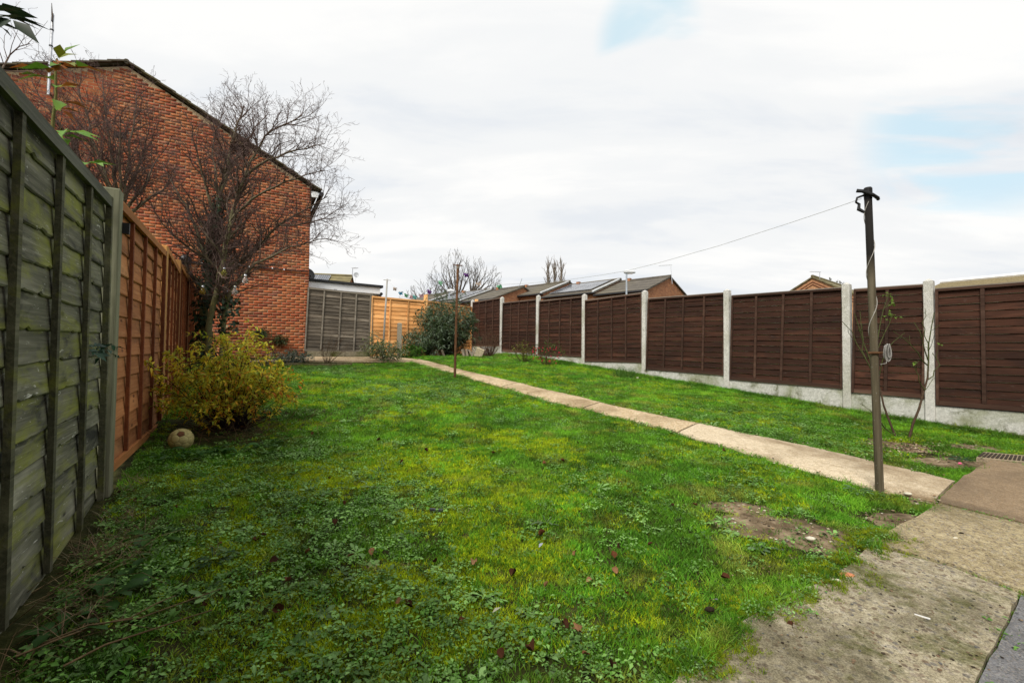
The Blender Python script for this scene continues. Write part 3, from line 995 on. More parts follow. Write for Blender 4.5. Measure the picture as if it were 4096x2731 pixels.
# air bricks
def wall_at(px, py, out=0.0):
    A_ = HC + NO * out; B_ = A_ + LD
    return on_plane(px, py, A_, B_)
for px, py in ((481, 541), (958, 590)):
    c = wall_at(px, py, .006)
    b = MB(); b.box(c, (.22, .03, .14), rzb); vb = b.build('air_brick', M_DKMET, house)
    for j in range(4):
        b = MB(); b.box(c + Vector((NO.x, NO.y, 0)) * .018 + Vector((0, 0, -.05 + j * .033)), (.2, .012, .012), rzb); b.build('louvre', M_BLACK, vb)
c = wall_at(742, 1040, .0)
b = MB(); b.lathe(c, [(.13, -.01), (.13, .05), (.10, .09), (.05, .11)], 18, (NO.x, NO.y, 0)); b.build('round_vent', M_BLACK, house, True)
# cable along the projecting course with white clips
b = MB()
cp = [wall_at(700, 1045, .035)] + [wall_at(x, 1045 + (x - 700) * .075 + 2 * math.sin(x * .05), .035) for x in range(760, 1231, 47)] + [wall_at(1230, 1086, .03)]
b.tube(cp, .012, 6)
cable = b.build('wall_cable', M_BLACK, house)
for i in (2, 4, 6, 8, 9):
    q = MB(); q.box(cp[i] + Vector((NO.x, NO.y, 0)) * .012, (.03, .02, .04), rzb); q.build('clip', M_WHITE, cable)

def aerial(name, base, top, label, boom, elems, el_len, mast_r=.02, loop=False, mat=None, up=None):
    base, top, boom = Vector(base), Vector(top), Vector(boom)
    t = thing(name, base, label, 'aerial')
    m = mat or M_STEEL
    b = MB(); b.tube([base, base.lerp(top, .5), top], mast_r, 8); b.build('mast', m, t)
    b = MB(); b.tube([top - boom * .12, top + boom], mast_r * .7, 6); b.build('boom', M_DKMET if loop else m, t)
    sd = boom.cross(Vector(up or (0, 0, 1)))
    sd = sd.normalized() * el_len
    for i in range(elems):
        c = top + boom * ((i + .4) / elems)
        e = MB(); e.tube([c - sd * (1 - .04 * i), c + sd * (1 - .04 * i)], mast_r * .22, 5); e.build('element', m, t)
    if loop:
        c = top + boom * .08 - Vector((0, 0, .08)) - sd * .6
        u, v = sd.normalized(), Vector((0, 0, 1))
        e = MB(); e.tube([c + (u * math.cos(a) + v * math.sin(a)) * .11 for a in np.linspace(0, 2 * math.pi, 17)], mast_r * .25, 5); e.build('loop', m, t)
        for k in (.35, .6, .8):
            c2 = base.lerp(top, k); e = MB(); e.tube([c2, c2 + Vector((0, 0, .03))], mast_r * 1.25, 8); e.build('clamp', M_DKMET, t)
    return t
mb0 = wall_at(193, 380, .14); mb1 = wall_at(211, 60, .14)
ar = aerial('roof_aerial', mb0, mb1, 'tall silver aerial mast fixed to the brick gable at top left', Vector((.12, -.12, -.24)), 7, .26, .028, True, up=(.3, .8, .6))
for k in (.08, .35):
    c = mb0.lerp(mb1, k * .5); e = MB(); e.box(c - Vector((NO.x, NO.y, 0)) * .07, (.05, .16, .04), rzb); e.build('wall_bracket', M_STEEL, ar)

def dish(name, c, aim, r, label, mast_to=None, m=None):
    c, aim = Vector(c), Vector(aim).normalized()
    t = thing(name, c if mast_to is None else mast_to, label, 'satellite dish')
    prof = [(.02 * r, 0), (.5 * r, .05 * r), (.85 * r, .16 * r), (r, .24 * r), (1.01 * r, .225 * r), (.5 * r, .02 * r), (.02 * r, -.03 * r)]
    b = MB(); b.lathe(c, prof, 22, aim); b.build('reflector', m or M_STEEL, t, True)
    b = MB(); b.tube([c - Vector((0, 0, r * .95)) + aim * .15 * r, c + aim * r * .9 - Vector((0, 0, r * .45))], .05 * r, 6); b.build('arm', M_DKMET, t)
    b = MB(); b.lathe(c + aim * r * .85 - Vector((0, 0, r * .42)), [(.08 * r, 0), (.1 * r, .1 * r), (.1 * r, .25 * r)], 10, -aim); b.build('receiver', M_DKMET, t)
    if mast_to is not None:
        b = MB(); b.tube([mast_to, c - aim * .1 * r], .05 * r, 6); b.build('mast', M_STEEL, t)
    return t
M_DISHD = plain('dark_grey_dish', (.055, .058, .062), .55, .4, .1, 10)
dp = at(1232, 1099, 13.6)
dish('satellite_dish', dp, (.75, -.6, .25), .19, 'dark grey satellite dish poking out behind brick house corner', m=M_DISHD)

# ------------------------------------------------------------------ flat-roofed white outbuilding behind the grey panel
O0 = Vector((-6.1, 13.15)); O1 = Vector((-4.21, 14.48)); od = (O1 - O0).normalized(); on_ = Vector((-od.y, od.x))
zt = EYE + 2.15
rzo = math.atan2(od.y, od.x)
outb = thing('white_outbuilding', (O0.x, O0.y, gz(*O0)), 'flat roofed white outbuilding behind the grey back panel', 'outbuilding')
Lo = (O1 - O0).length
def OB(u, v, z): p = O0 + od * u + on_ * v; return Vector((p.x, p.y, z))
b = MB(); b.box(OB(Lo / 2 - .1, 2.5, (zt - .28 + Z0) / 2), (Lo - .2, 4.9, zt - .28 - Z0), rzo); b.build('wall', M_WHITE, outb)
b = MB(); b.box(OB(Lo / 2 - .03, 2.45, zt - .155), (Lo - .05, 5.1, .20), rzo); b.build('fascia', M_WHITE, outb)
b = MB(); b.box(OB(Lo / 2, 2.45, zt - .02), (Lo + .06, 5.2, .075), rzo); b.build('roof_edge', plain('roof_felt', (.035, .036, .038), .8, .2, .25, 9), outb)
b = MB(); b.tube([OB(Lo + .06, .1, zt - .22), OB(Lo + .06, 5, zt - .22)], .05, 8); b.build('gutter', M_BLACK, outb)
b = MB(); b.tube([OB(Lo + .05, .1, zt - .26), OB(Lo - .1, .02, zt - .42), OB(Lo - .18, .02, zt - .55), OB(Lo - .18, .02, Z0 + .4)], .03, 8); b.build('downpipe', M_BLACK, outb)
lc = at(1342, 1160, 13.3)
lt = MB(); lt.box(lc, (.07, .06, .05), rzo); lt.build('security_light', M_STEEL, outb)
lt = MB(); lt.lathe(lc + Vector((0, -.04, -.02)), [(.02, 0), (.04, -.03), (.045, -.05)], 10); lt.build('sensor', M_WHITE, outb)

# ------------------------------------------------------------------ distant houses
def far_roof_mat(name, base, moss, pitch_dir, n=3.2):
    m = Mt(name, .8, .3)
    p = m.pos()
    wv = m.n('ShaderNodeTexWave', wave_type='BANDS', bands_direction='Z', wave_profile='SAW')
    m.t.links.new(p, wv.inputs['Vector']); wv.inputs['Scale'].default_value = n; wv.inputs['Distortion'].default_value = .15
    n1 = m.noise(p, 2.0, 5, .6); n2 = m.noise(p, .35, 3, .5)
    c = m.ramp(n1, [(.3, tuple(x * .7 for x in base)), (.7, tuple(x * 1.3 for x in base))])
    c = m.mix(m.ramp(n2, [(.4, 0.0), (.7, .6)]), c, moss)
    c = m.mix(m.ramp(wv.outputs['Fac'], [(.0, .9), (.35, 0.0)]), c, tuple(x * .22 for x in base))
    m.color(c); m.bump(wv.outputs['Fac'], .6, .05)
    return m.m
M_FROOF = far_roof_mat('far_roof_tiles', (.115, .10, .08), (.15, .13, .075), 0, 1.0)
M_FROOF2 = far_roof_mat('mossy_roof_tiles', (.19, .16, .085), (.23, .19, .05), 0, 1.1)
def far_brick():
    m = Mt('far_brick', .9, .2)
    tcd = m.n('ShaderNodeTexCoord').outputs['Object']
    bt = m.n('ShaderNodeTexBrick')
    m.t.links.new(m.map(tcd, (1, 1, 1), (R(90), 0, 0)), bt.inputs['Vector'])
    bt.inputs['Scale'].default_value = 4.4
    bt.inputs['Color1'].default_value = (.40, .175, .08, 1); bt.inputs['Color2'].default_value = (.26, .105, .055, 1)
    bt.inputs['Mortar'].default_value = (.40, .30, .19, 1); bt.inputs['Mortar Size'].default_value = .018
    bt.inputs['Brick Width'].default_value = 1.0; bt.inputs['Row Height'].default_value = .33
    n = m.noise(tcd, 3, 4, .6)
    m.color(m.mix(.5, bt.outputs[0], m.ramp(n, [(.3, (.6, .6, .6)), (.7, (1.2, 1.15, 1.1))]), 'MULTIPLY'))
    return m.m
M_FBRICK = far_brick()
def solar_mat():
    m = Mt('solar_glass', .12, .6)
    v = m.obj()
    vo = m.n('ShaderNodeTexBrick'); m.t.links.new(v, vo.inputs['Vector'])
    vo.offset = 0; vo.inputs['Scale'].default_value = 1.0; vo.inputs['Brick Width'].default_value = .17; vo.inputs['Row Height'].default_value = .17
    vo.inputs['Mortar Size'].default_value = .012
    vo.inputs['Color1'].default_value = (.03, .035, .05, 1); vo.inputs['Color2'].default_value = (.035, .04, .055, 1); vo.inputs['Mortar'].default_value = (.25, .26, .28, 1)
    m.color(vo.outputs[0]); return m.m
M_SOLAR = solar_mat()
M_FLASH = plain('white_flashing', (.55, .57, .58), .7, .3, .2, 3)
def gable(name, apex, u, length, half, drop, label, roof_m, group=None, back=0.0, wall_m=None, flash=False, overhang=.12, chim=True):
    """gable house: apex of the near gable, ridge running along u, eaves half to either side and drop below"""
    apex = Vector(apex); u = Vector((u[0], u[1], 0)).normalized(); s = Vector((u.y, -u.x, 0))
    gzz = gz(apex.x, apex.y) - .3
    t = thing(name, (apex.x, apex.y, gzz), label, 'house', group)
    # wall as its own local frame so brick courses run level: x along the gable, z up
    me = MB()
    ze = -drop
    pr = [(-half, gzz - apex.z), (half, gzz - apex.z), (half, ze), (0, 0), (-half, ze)]
    for d in (0, length):
        for x, z in pr: me.v.append((x, d, z))
    me.f += [(4, 3, 2, 1, 0), (5, 6, 7, 8, 9)] + [(k, (k + 1) % 5, 5 + (k + 1) % 5, 5 + k) for k in range(5)]
    ms = me.mesh('wall'); ms.materials.append(wall_m or M_FBRICK)
    wo = link('wall', ms, t)
    wo.matrix_local = Matrix.Translation(apex - Vector(t.location)) @ Matrix(((s.x, u.x, 0, 0), (s.y, u.y, 0, 0), (0, 0, 1, 0), (0, 0, 0, 1)))
    ro_ = None
    k = (half + .3) / half
    for sg in (1, -1):
        r = MB()
        pts = [apex - u * overhang + Vector((0, 0, .12)), apex + u * length + Vector((0, 0, .12)),
               apex + u * length + s * sg * half * k + Vector((0, 0, .12 - drop * k)), apex - u * overhang + s * sg * half * k + Vector((0, 0, .12 - drop * k))]
        r.poly(pts, .11, (0, 0, 1))
        q = r.build('roof_slope', roof_m, t)
    r = MB(); r.tube([apex - u * overhang + Vector((0, 0, .13)), apex + u * length + Vector((0, 0, .13))], .11, 6); r.build('ridge', roof_m, t)
    r = MB(); e0 = apex - s * half * k + Vector((0, 0, -drop * k + .02)); r.tube([e0 - u * overhang, e0 + u * length], .07, 6); r.build('gutter', M_BLACK, t)
    if flash:
        r = MB()
        A_ = apex + Vector((0, 0, .2)); B_ = apex - s * half * k + Vector((0, 0, .2 - drop * k))
        r.poly([A_ - u * .06, B_ - u * .06, B_ + u * .14, A_ + u * .14], .22, (0, 0, 1)); r.build('parapet', M_FLASH, t)
    if chim:
        ch = apex + u * (length * .8)
        r = MB(); r.box(ch + Vector((0, 0, .2)), (.3, .3, .25), math.atan2(u.y, u.x)); r.build('ridge_vent', M_FBRICK, t)
    return t, apex, u, s
def solar(t, apex, u, s, half, drop, u0, du, nu, v0, dv, nv, side=-1):
    k = s * side * half + Vector((0, 0, -drop)); L = k.length; kd = k / L
    nrm = u.cross(kd); nrm = nrm if nrm.z > 0 else -nrm
    for i in range(nu):
        for j in range(nv):
            c = apex + u * (u0 + (i + .5) * du) + kd * (v0 + (j + .5) * dv) + Vector((0, 0, .12)) + nrm * .08
            m3 = Matrix((u, kd, nrm)).transposed()
            b = MB(); b.box((0, 0, 0), (du - .03, dv - .03, .04)); me = b.mesh('solar_panel'); me.materials.append(M_SOLAR)
            o = link('solar_panel', me, t); o.matrix_local = Matrix.Translation(c - Vector(t.location)) @ m3.to_4x4()
            f = MB()
            for a_, b_, w_, h_ in ((0, -1, du - .02, .035), (0, 1, du - .02, .035), (-1, 0, .035, dv - .06), (1, 0, .035, dv - .06)):
                f.box((a_ * (du / 2 - .025), b_ * (dv / 2 - .025), .004), (w_, h_, .05))
            fm = f.mesh('frame'); fm.materials.append(M_STEEL)
            link('frame', fm, o)
UD = (-.731, .682)
HALF, DROP = 3.7, 1.35
apA = at(2678, 1111, 35)
lab = ['nearest brown tiled terrace house beyond fence, with lamp post before it', 'middle terrace house with large solar panels beyond the brown fence', 'farthest tiled roof of the terrace, right below the poplars']
pos_ = apA.copy()
lens = [4.3, 5.2, 6.5]
for k in range(3):
    t, a_, u, s = gable('terrace_house', pos_, UD, lens[k], HALF, DROP, lab[k], M_FROOF, 'terrace beyond the brown fence', flash=k > 0)
    if k == 1: solar(t, a_, u, s, HALF, DROP, .6, 1.05, 4, .35, 1.65, 2)
    pos_ = a_ + u * lens[k] + Vector((0, 0, .22 if k == 0 else .35))
aerial('house_aerial', apA + Vector((.15, -.15, -.5)), at(2683, 1060, 35), 'slender aerial on the ridge of nearest terrace house by lamp', Vector((-.9, .1, -.05)), 5, .25, .022)
apB = at(2093, 1151, 41)
lab = ['small brick gable house behind first brown panels with thin rod aerial', 'white panelled roof left of small brick gable, behind the rusty pole', 'dark roof end furthest left in the back terrace under big tree']
pos_ = apB.copy()
lens = [4.0, 5.2, 6.5]
for k in range(3):
    t, a_, u, s = gable('back_terrace_house', pos_, UD, lens[k], HALF, DROP, lab[k], M_FROOF, 'terrace behind the far corner', flash=k > 0)
    if k == 1: solar(t, a_, u, s, HALF, DROP, .6, 1.05, 4, .35, 1.65, 2)
    pos_ = a_ + u * lens[k] + Vector((0, 0, .12 if k == 0 else .2))
b = MB(); p = apB + Vector((-.4, -.3, 0)); b.tube([p, at(2088, 1114, 40.6)], .02, 6); ra = solo(b, 'rod_aerial', M_STEEL, 'thin vertical rod aerial above the small brick gable', 'aerial')
apC = at(3251, 1112, 34)
tC, aC, uC, sC = gable('brick_house', apC, (.777, .63), 9, 4.2, 2.5, 'pale brick gable house with birds on its ridge, right of centre', M_FROOF2, wall_m=plain('pale_far_brick', (.42, .22, .11), .9, .2, .3, 6), chim=False)
for sg in (1, -1):
    r = MB(); k = sC * sg * 4.0 + Vector((0, 0, -2.4))
    for off in (.28, .48):
        A_ = apC - uC * .03 + Vector((0, 0, -off)); r.tube([A_, A_ + k * .8], .035, 5)
    r.build('verge_brick_band', plain('dark_verge_brick', (.24, .10, .055), .9, .2, .2, 6), tC)
aerial('gable_aerial', at(3279, 1150, 33.8), at(3279, 1088, 33.8), 'thin aerial on pale brick gable house with birds', Vector((-.75, .0, .02)), 5, .2, .02)
M_GULL = plain('gull_grey', (.42, .43, .45), .7, .3, .2, 10)
for i, (px, py) in enumerate(((3322, 1123), (3348, 1130), (3362, 1134), (3372, 1138))):
    # sit on the ridge: find the point of the ridge under this bird
    P = on_plane(px, py, apC, apC + uC)
    zz = apC.z + .24
    b = MB()
    c = Vector((P.x, P.y, zz + .12))
    h = uC if i % 2 else -uC
    b.tube([c - h * .22 + Vector((0, 0, -.02)), c - h * .1, c + h * .05, c + h * .14 + Vector((0, 0, .05)), c + h * .18 + Vector((0, 0, .12)), c + h * .24 + Vector((0, 0, .12)), c + h * .3 + Vector((0, 0, .1))], [.015, .07, .085, .05, .045, .035, .008], 8)
    b.tube([c + Vector((0, 0, -.05)), c + Vector((0, 0, -.13))], .01, 5)
    solo(b, 'gull', M_GULL, ['gull leftmost on the mossy ridge', 'second gull from the left on mossy ridge', 'third gull from the left on mossy ridge', 'gull nearest the concrete post on mossy ridge'][i] + ' of pale brick house', 'bird', 'gulls on the ridge', True, c)

# house with solar roof behind the white outbuilding
apD = at(1405, 1104, 40)
uD = Vector((-.80, -.02, 0))
tD, aD, uDn, sD = gable('solar_roof_house', apD + Vector((0, 0, -.1)), (-.985, -.17), 12, 4.0, 2.3, 'mossy scalloped tile roof with solar panels above white outbuilding', M_FROOF2)
sideD = -1 if (sD * -1).y < 0 else 1
solar(tD, aD, uDn, sD, 4.0, 2.3, 1.62, 1.0, 5, .3, 1.55, 2, sideD)
aerial('small_aerial', at(1409, 1104, 39.8), at(1411, 1073, 39.8), 'small pronged aerial on the solar panel roof', Vector((.5, -.2, 0)), 5, .28, .03)
dish('pole_dish', at(1425, 1100, 37), (.2, -.95, .15), .21, 'round pale satellite dish on a pole beside solar roof', at(1419, 1140, 37), plain('pale_dish', (.42, .44, .46), .5, .4, .08, 10))

# shed with felt roof behind the brown fence at far right
shed = thing('felt_roof_shed', (*(RP(-.6) + Vector((1.2, .9))), gz(*RP(-.6))), 'low tan felt roof with white edge behind brown fence at far right', 'shed')
M_FELT = plain('tan_felt', (.20, .16, .085), .95, .1, .45, 40)
e0 = RP(-.28) + Vector((.82, .57)) * 1.0; e1 = RP(-1.9) + Vector((.82, .57)) * 1.0
r0 = RP(-.28) + Vector((.82, .57)) * 2.6; r1 = RP(-1.9) + Vector((.82, .57)) * 2.6
zz0, zz1 = EYE + 1.0, EYE + 1.36
b = MB(); b.poly([(*e0, zz0), (*e1, zz0), (*r1, zz1), (*r0, zz1)], .05, (0, 0, 1)); b.build('roof', M_FELT, shed)
b = MB(); b.tube([(*r0, zz1 + .02), (*r1, zz1 + .02)], .035, 6); b.build('ridge_edge', M_WHITE, shed)
c = (e0 + e1 + r0 + r1) / 4
b = MB(); b.box((c.x, c.y, (zz0 - .05 + gz(*c)) / 2), (3.0, 1.45, zz0 - .06 - gz(*c)), frz); b.build('wall', M_BRNB, shed)

# street lamps
M_LAMP = plain('grey_lamp_paint', (.36, .40, .44), .5, .4, .1, 5)
def lamp(base, z1, hd, label, s=1.0):
    t = thing('street_lamp', base, label, 'street lamp', 'street lamps')
    b = MB(); b.tube([base, (base[0], base[1], base[2] + (z1 - base[2]) * .3), (base[0], base[1], z1)], [.075 * s, .06 * s, .05 * s], 10); b.build('column', M_LAMP, t)
    c = Vector((base[0], base[1], z1 + .06 * s)); h = Vector((*hd, 0)).normalized()
    b = MB()
    b.tube([c - h * .16 * s, c - h * .1 * s + Vector((0, 0, .03)), c + h * .1 * s + Vector((0, 0, .05 * s)), c + h * .4 * s + Vector((0, 0, .02)), c + h * .52 * s - Vector((0, 0, .02))], [.05 * s, .11 * s, .13 * s, .10 * s, .03 * s], 10)
    b.build('lantern', plain('lamp_housing', (.62, .63, .64), .5, .4, .06, 4), t, True)
    b = MB(); b.box(c + h * .2 * s - Vector((0, 0, .075 * s)), (.3 * s, .13 * s, .05 * s), math.atan2(h.y, h.x)); b.build('lens', plain('lamp_lens', (.5, .5, .48), .2, .5, .05, 4), t)
    return t
p = at(2506, 1180, 27); lamp((p.x, p.y, gz(p.x, p.y)), at(2510, 1094, 27).z, (1, -.2), 'grey street lamp standing before the nearest terrace roof')
p = at(1797, 1180, 44); lamp((p.x, p.y, gz(p.x, p.y)), at(1797, 1168, 44).z, (1, .1), 'distant street lamp behind the green bush at far corner', 1.3)

# ------------------------------------------------------------------ the house whose garden this is, behind the viewpoint
def AB(a, b_): return Vector((-SA * a + CA * b_, CA * a + SA * b_))
own = thing('own_house', (*AB(-3.6, 3.5), gz(*AB(-3.6, 3.5))), 'brick house at the patio end of the garden, behind the viewpoint', 'house')
rzh = math.atan2(SA, CA)
hz0 = gz(*AB(-3.6, 3.5)) - .3
c = AB(-6.6, 3.6)
b = MB(); b.box((c.x, c.y, hz0 + 2.6), (9.4, 6.0, 5.2), rzh); b.build('wall', M_FBRICK, own)
b = MB(); pr = []
for bb_ in (-1.3, 8.5):
    for a_, z_ in ((-3.35, 5.15), (-6.6, 7.0), (-9.85, 5.15)):
        p = AB(a_, bb_); b.v.append((p.x, p.y, hz0 + z_))
b.f += [(0, 1, 4, 3), (1, 2, 5, 4), (2, 0, 3, 5), (0, 2, 1), (3, 4, 5)]
b.build('roof', M_TILE, own)
for bb_, w_, z_, h_ in ((1.2, 2.4, 1.15, 2.1), (5.6, 1.6, 1.6, 1.2), (1.2, 1.6, 3.9, 1.2), (5.6, 1.6, 3.9, 1.2)):
    p = AB(-3.59, bb_); b = MB(); b.box((p.x, p.y, hz0 + .3 + z_), (w_, .08, h_), rzh); fr_ = b.build('window', M_WHITE, own)
    p = AB(-3.545, bb_); b = MB(); b.box((p.x, p.y, hz0 + .3 + z_), (w_ - .16, .02, h_ - .16), rzh); b.build('pane', plain('window_glass', (.03, .035, .04), .1, .6, .1, 3), fr_)

# ------------------------------------------------------------------ plants: builders
def nrm(a): return a / np.maximum(np.linalg.norm(a, axis=-1, keepdims=True), 1e-9)
def leaf_arrays(P, D, N, L, W, col, fold=.25, droop=.2):
    P, D, N = np.asarray(P, float), nrm(np.asarray(D, float)), np.asarray(N, float)
    n = len(P)
    Sd = nrm(np.cross(D, N)); N = np.cross(Sd, D)
    L = np.broadcast_to(np.asarray(L, float), n)[:, None]; W = np.broadcast_to(np.asarray(W, float), n)[:, None]
    dn = -N
    v0 = P
    a = P + D * L * .42 + dn * W * .0
    ml = a + Sd * W * .5 + N * W * fold
    mr = a - Sd * W * .5 + N * W * fold
    mc = a
    tip = P + D * L + dn * L * droop
    V = np.stack([v0, ml, mc, mr, tip], 1).reshape(-1, 3)
    o = (np.arange(n) * 5)[:, None, None]
    F = (np.array([[0, 2, 1], [0, 3, 2], [1, 2, 4], [2, 3, 4]])[None] + o).reshape(-1, 3)
    C = np.repeat(np.asarray(col, float), 5, axis=0)
    return V, F, C
def tubes_np(items, colf):
    """items: (pts list, radii list, sides); colf(radius)->colour"""
    VV, FF, CC = [], [], []
    k0 = 0
    for pts, rad, n in items:
        P = np.array(pts, float); m = len(P)
        T = np.gradient(P, axis=0); T = nrm(T)
        ref = np.array([1, .2, .1]) if abs(T[0][0]) < .8 else np.array([.1, 1, .2])
        U = nrm(ref - T * (T @ ref)[:, None]); B = np.cross(T, U)
        an = np.arange(n) * 2 * math.pi / n
        r = np.array(rad)[:, None, None]
        ring = P[:, None] + r * (U[:, None] * np.cos(an)[None, :, None] + B[:, None] * np.sin(an)[None, :, None])
        VV.append(ring.reshape(-1, 3))
        i = (np.arange(m - 1)[:, None] * n + np.arange(n)[None])
        j = (np.arange(m - 1)[:, None] * n + (np.arange(n)[None] + 1) % n)
        FF.append((np.stack([i, j, j + n, i + n], -1).reshape(-1, 4)) + k0)
        CC.append(np.repeat(np.array([colf(x) for x in rad]), n, axis=0))
        k0 += m * n
    return np.concatenate(VV), np.concatenate(FF), np.concatenate(CC)
def bark_mat(name, sc=40):
    m = Mt(name, .9, .15)
    c = m.attr('col')
    n = m.noise(m.pos(), sc, 5, .65)
    c = m.mix(.8, c, m.ramp(n, [(.3, (.5, .5, .5)), (.55, (1, 1, 1)), (.75, (1.6, 1.6, 1.5))]), 'MULTIPLY')
    m.color(c); m.bump(n, .5, .01)
    return m.m
M_BARK = bark_mat('bark')
def leaf_mat(name, tr=.35, rough=.55, spec=.3):
    m = Mt(name, rough, spec)
    n = m.noise(m.pos(), 60, 2, .5)
    c = m.mix(.5, m.attr('col'), m.ramp(n, [(.3, (.75, .75, .75)), (.7, (1.2, 1.2, 1.2))]), 'MULTIPLY')
    m.leafy(c, tr)
    return m.m
M_LEAF = leaf_mat('leaf', .42)
M_LEAFG = leaf_mat('glossy_leaf', .2, .5, .3)

class Tw:
    def __init__(s, seed): s.r = np.random.default_rng(seed); s.items = []; s.tips = []
    def grow(s, p, d, L, r, lvl, P):
        mx = P['max']
        seg = P['seg'][lvl]
        n = max(3, int(L / seg))
        pts = [np.array(p, float)]; rad = [r]
        d = np.array(d, float); d /= np.linalg.norm(d)
        sp = []
        for i in range(n):
            d = d + s.r.normal(0, P['wander'][lvl], 3) + np.array([0, 0, P['trop'][lvl]])
            d /= np.linalg.norm(d)
            pts.append(pts[-1] + d * L / n)
            rad.append(max(P['rmin'], r * (1 - (1 - P['tap']) * (i + 1) / n)))
            sp.append(d.copy())
        s.items.append((pts, rad, 5 if r > .012 else (4 if r > .006 else 3)))
        s.spawn(pts, rad, sp, L, lvl, P)
    def spawn(s, pts, rad, sp, L, lvl, P):
        if lvl >= P['max']:
            return
        n = len(sp)
        m = max(1, int(L * P['den'][lvl]))
        for q in range(m):
            t = P['first'][lvl] + (1 - P['first'][lvl]) * (q + s.r.random()) / m
            i = min(n - 1, int(t * n))
            f = t * n - i
            p = pts[i] * (1 - f) + pts[min(i + 1, n)] * f
            d = sp[i]
            a = nrm(np.cross(d, s.r.normal(0, 1, 3)))
            an = R(s.r.uniform(*P['ang']))
            dd = d * math.cos(an) + a * math.sin(an)
            dd = dd + np.array([0, 0, P['lift'][lvl]])
            l2 = L * s.r.uniform(*P['ratio'][lvl]) * (1 - .45 * t)
            l2 = max(l2, P['lmin'][lvl])
            s.grow(p, dd, l2, max(P['rmin'], min(rad[i] * .7, rad[i] * .35 + l2 * .006)), lvl + 1, P)
    def stem(s, pts, r0, r1, P, lvl=0, sides=8):
        pts = [np.array(q, float) for q in pts]
        d = np.concatenate([[0], np.cumsum([np.linalg.norm(b - a) for a, b in zip(pts, pts[1:])])])
        n = max(5, int(d[-1] / .18))
        t = np.linspace(0, d[-1], n + 1)
        A = np.array(pts)
        # smooth interpolation
        Q = np.stack([np.interp(t, d, A[:, k]) for k in range(3)], 1)
        for _ in range(2): Q[1:-1] = (Q[:-2] + 2 * Q[1:-1] + Q[2:]) / 4
        Q[1:-1] += s.r.normal(0, .012, Q[1:-1].shape)
        rad = list(np.linspace(r0, r1, n + 1))
        Q = [q for q in Q]
        s.items.append((Q, rad, sides))
        sp = [nrm(b - a) for a, b in zip(Q, Q[1:])]
        s.spawn(Q, rad, sp, d[-1], lvl, P)
PT_ = dict(max=4, seg=[.2, .12, .07, .05, .03], wander=[.08, .2, .26, .3, .3], trop=[.02, .05, .07, .05, .03], rmin=.0017, tap=.25,
           den=[10.0, 12.0, 13.5, 9.0], first=[.25, .1, .1, .1], ang=(28, 60), ratio=[(.14, .27), (.42, .66), (.42, .66), (.35, .5)], lmin=[.45, .25, .12, .05], lift=[.25, .15, .1, .05])
def twig_col(r):
    t = min(1, max(0, (r - .004) / .03))
    return np.array([.12, .078, .068]) * (1 - t) + np.array([.19, .18, .09]) * t
def P_(px, py, d): return np.array(at(px, py, d))

# main multi-stemmed bare tree by the end of the left fence
tr = Tw(5)
bz = gz(-5.3, 7.95) - .1
base = np.array([-5.35, 7.95, bz])
stems = [
    ([base, P_(815, 1260, 7.9), P_(832, 1150, 7.9), P_(838, 1040, 7.95), P_(862, 900, 8.1), P_(885, 760, 8.2), P_(915, 620, 8.3), P_(945, 520, 8.4), P_(975, 425, 8.5)], .085, .010),
    ([base + [.10, -.05, 0], P_(835, 1290, 7.8), P_(868, 1160, 7.7), P_(895, 1020, 7.65), P_(925, 880, 7.6), P_(970, 720, 7.6), P_(1040, 560, 7.6), P_(1130, 500, 7.6), P_(1210, 460, 7.6)], .06, .008),
    ([base + [.3, .0, 0], P_(886, 1310, 7.9), P_(925, 1180, 7.9), P_(940, 1125, 7.9), P_(1000, 1072, 7.8), P_(1080, 1025, 7.7), P_(1180, 985, 7.6), P_(1255, 960, 7.5), P_(1310, 955, 7.4)], .045, .006),
    ([base + [.2, .15, 0], P_(895, 1230, 8.2), P_(910, 1100, 8.2), P_(950, 1065, 8.2), P_(1030, 990, 8.1), P_(1110, 900, 8.0), P_(1220, 840, 7.9), P_(1270, 810, 7.8), P_(1310, 785, 7.8)], .048, .007),
    ([P_(838, 1050, 7.95), P_(805, 975, 8.0), P_(775, 890, 8.1), P_(730, 800, 8.2), P_(680, 720, 8.3), P_(650, 650, 8.4)], .035, .006),
    ([P_(862, 900, 8.1), P_(830, 780, 8.0), P_(800, 660, 7.9), P_(780, 590, 7.8), P_(770, 500, 7.7)], .03, .006),
    ([P_(970, 720, 7.6), P_(1060, 640, 7.5), P_(1170, 600, 7.4), P_(1250, 590, 7.3), P_(1300, 575, 7.2)], .026, .005),
    ([P_(925, 880, 7.6), P_(1010, 790, 7.4), P_(1120, 730, 7.2), P_(1230, 700, 7.1), P_(1300, 680, 7.0)], .026, .005),
    ([P_(838, 1040, 7.95), P_(770, 1010, 7.6), P_(700, 950, 7.3), P_(640, 890, 7.1), P_(600, 800, 7.0)], .022, .005),
    ([P_(885, 760, 8.2), P_(935, 640, 8.5), P_(1010, 520, 8.8), P_(1050, 480, 9.0), P_(1075, 450, 9.1)], .026, .005),
    ([P_(880, 800, 8.2), P_(850, 640, 8.6), P_(860, 520, 8.8), P_(880, 480, 9.0), P_(895, 450, 9.1)], .024, .005),
    ([P_(1110, 900, 8.0), P_(1220, 900, 7.8), P_(1300, 870, 7.7), P_(1370, 830, 7.6)], .016, .004),
]
for pts, r0, r1 in stems: tr.stem(pts, r0, r1, PT_)
tree = thing('bare_tree', tuple(base), 'bare multi stemmed tree before the brick gable, fanning out to the right', 'tree')
big = [it for it in tr.items if it[1][0] >= .02]; small = [it for it in tr.items if it[1][0] < .02]
V, F, C = tubes_np(big, twig_col); npobj('trunk', V, F, M_BARK, tree, C, True)
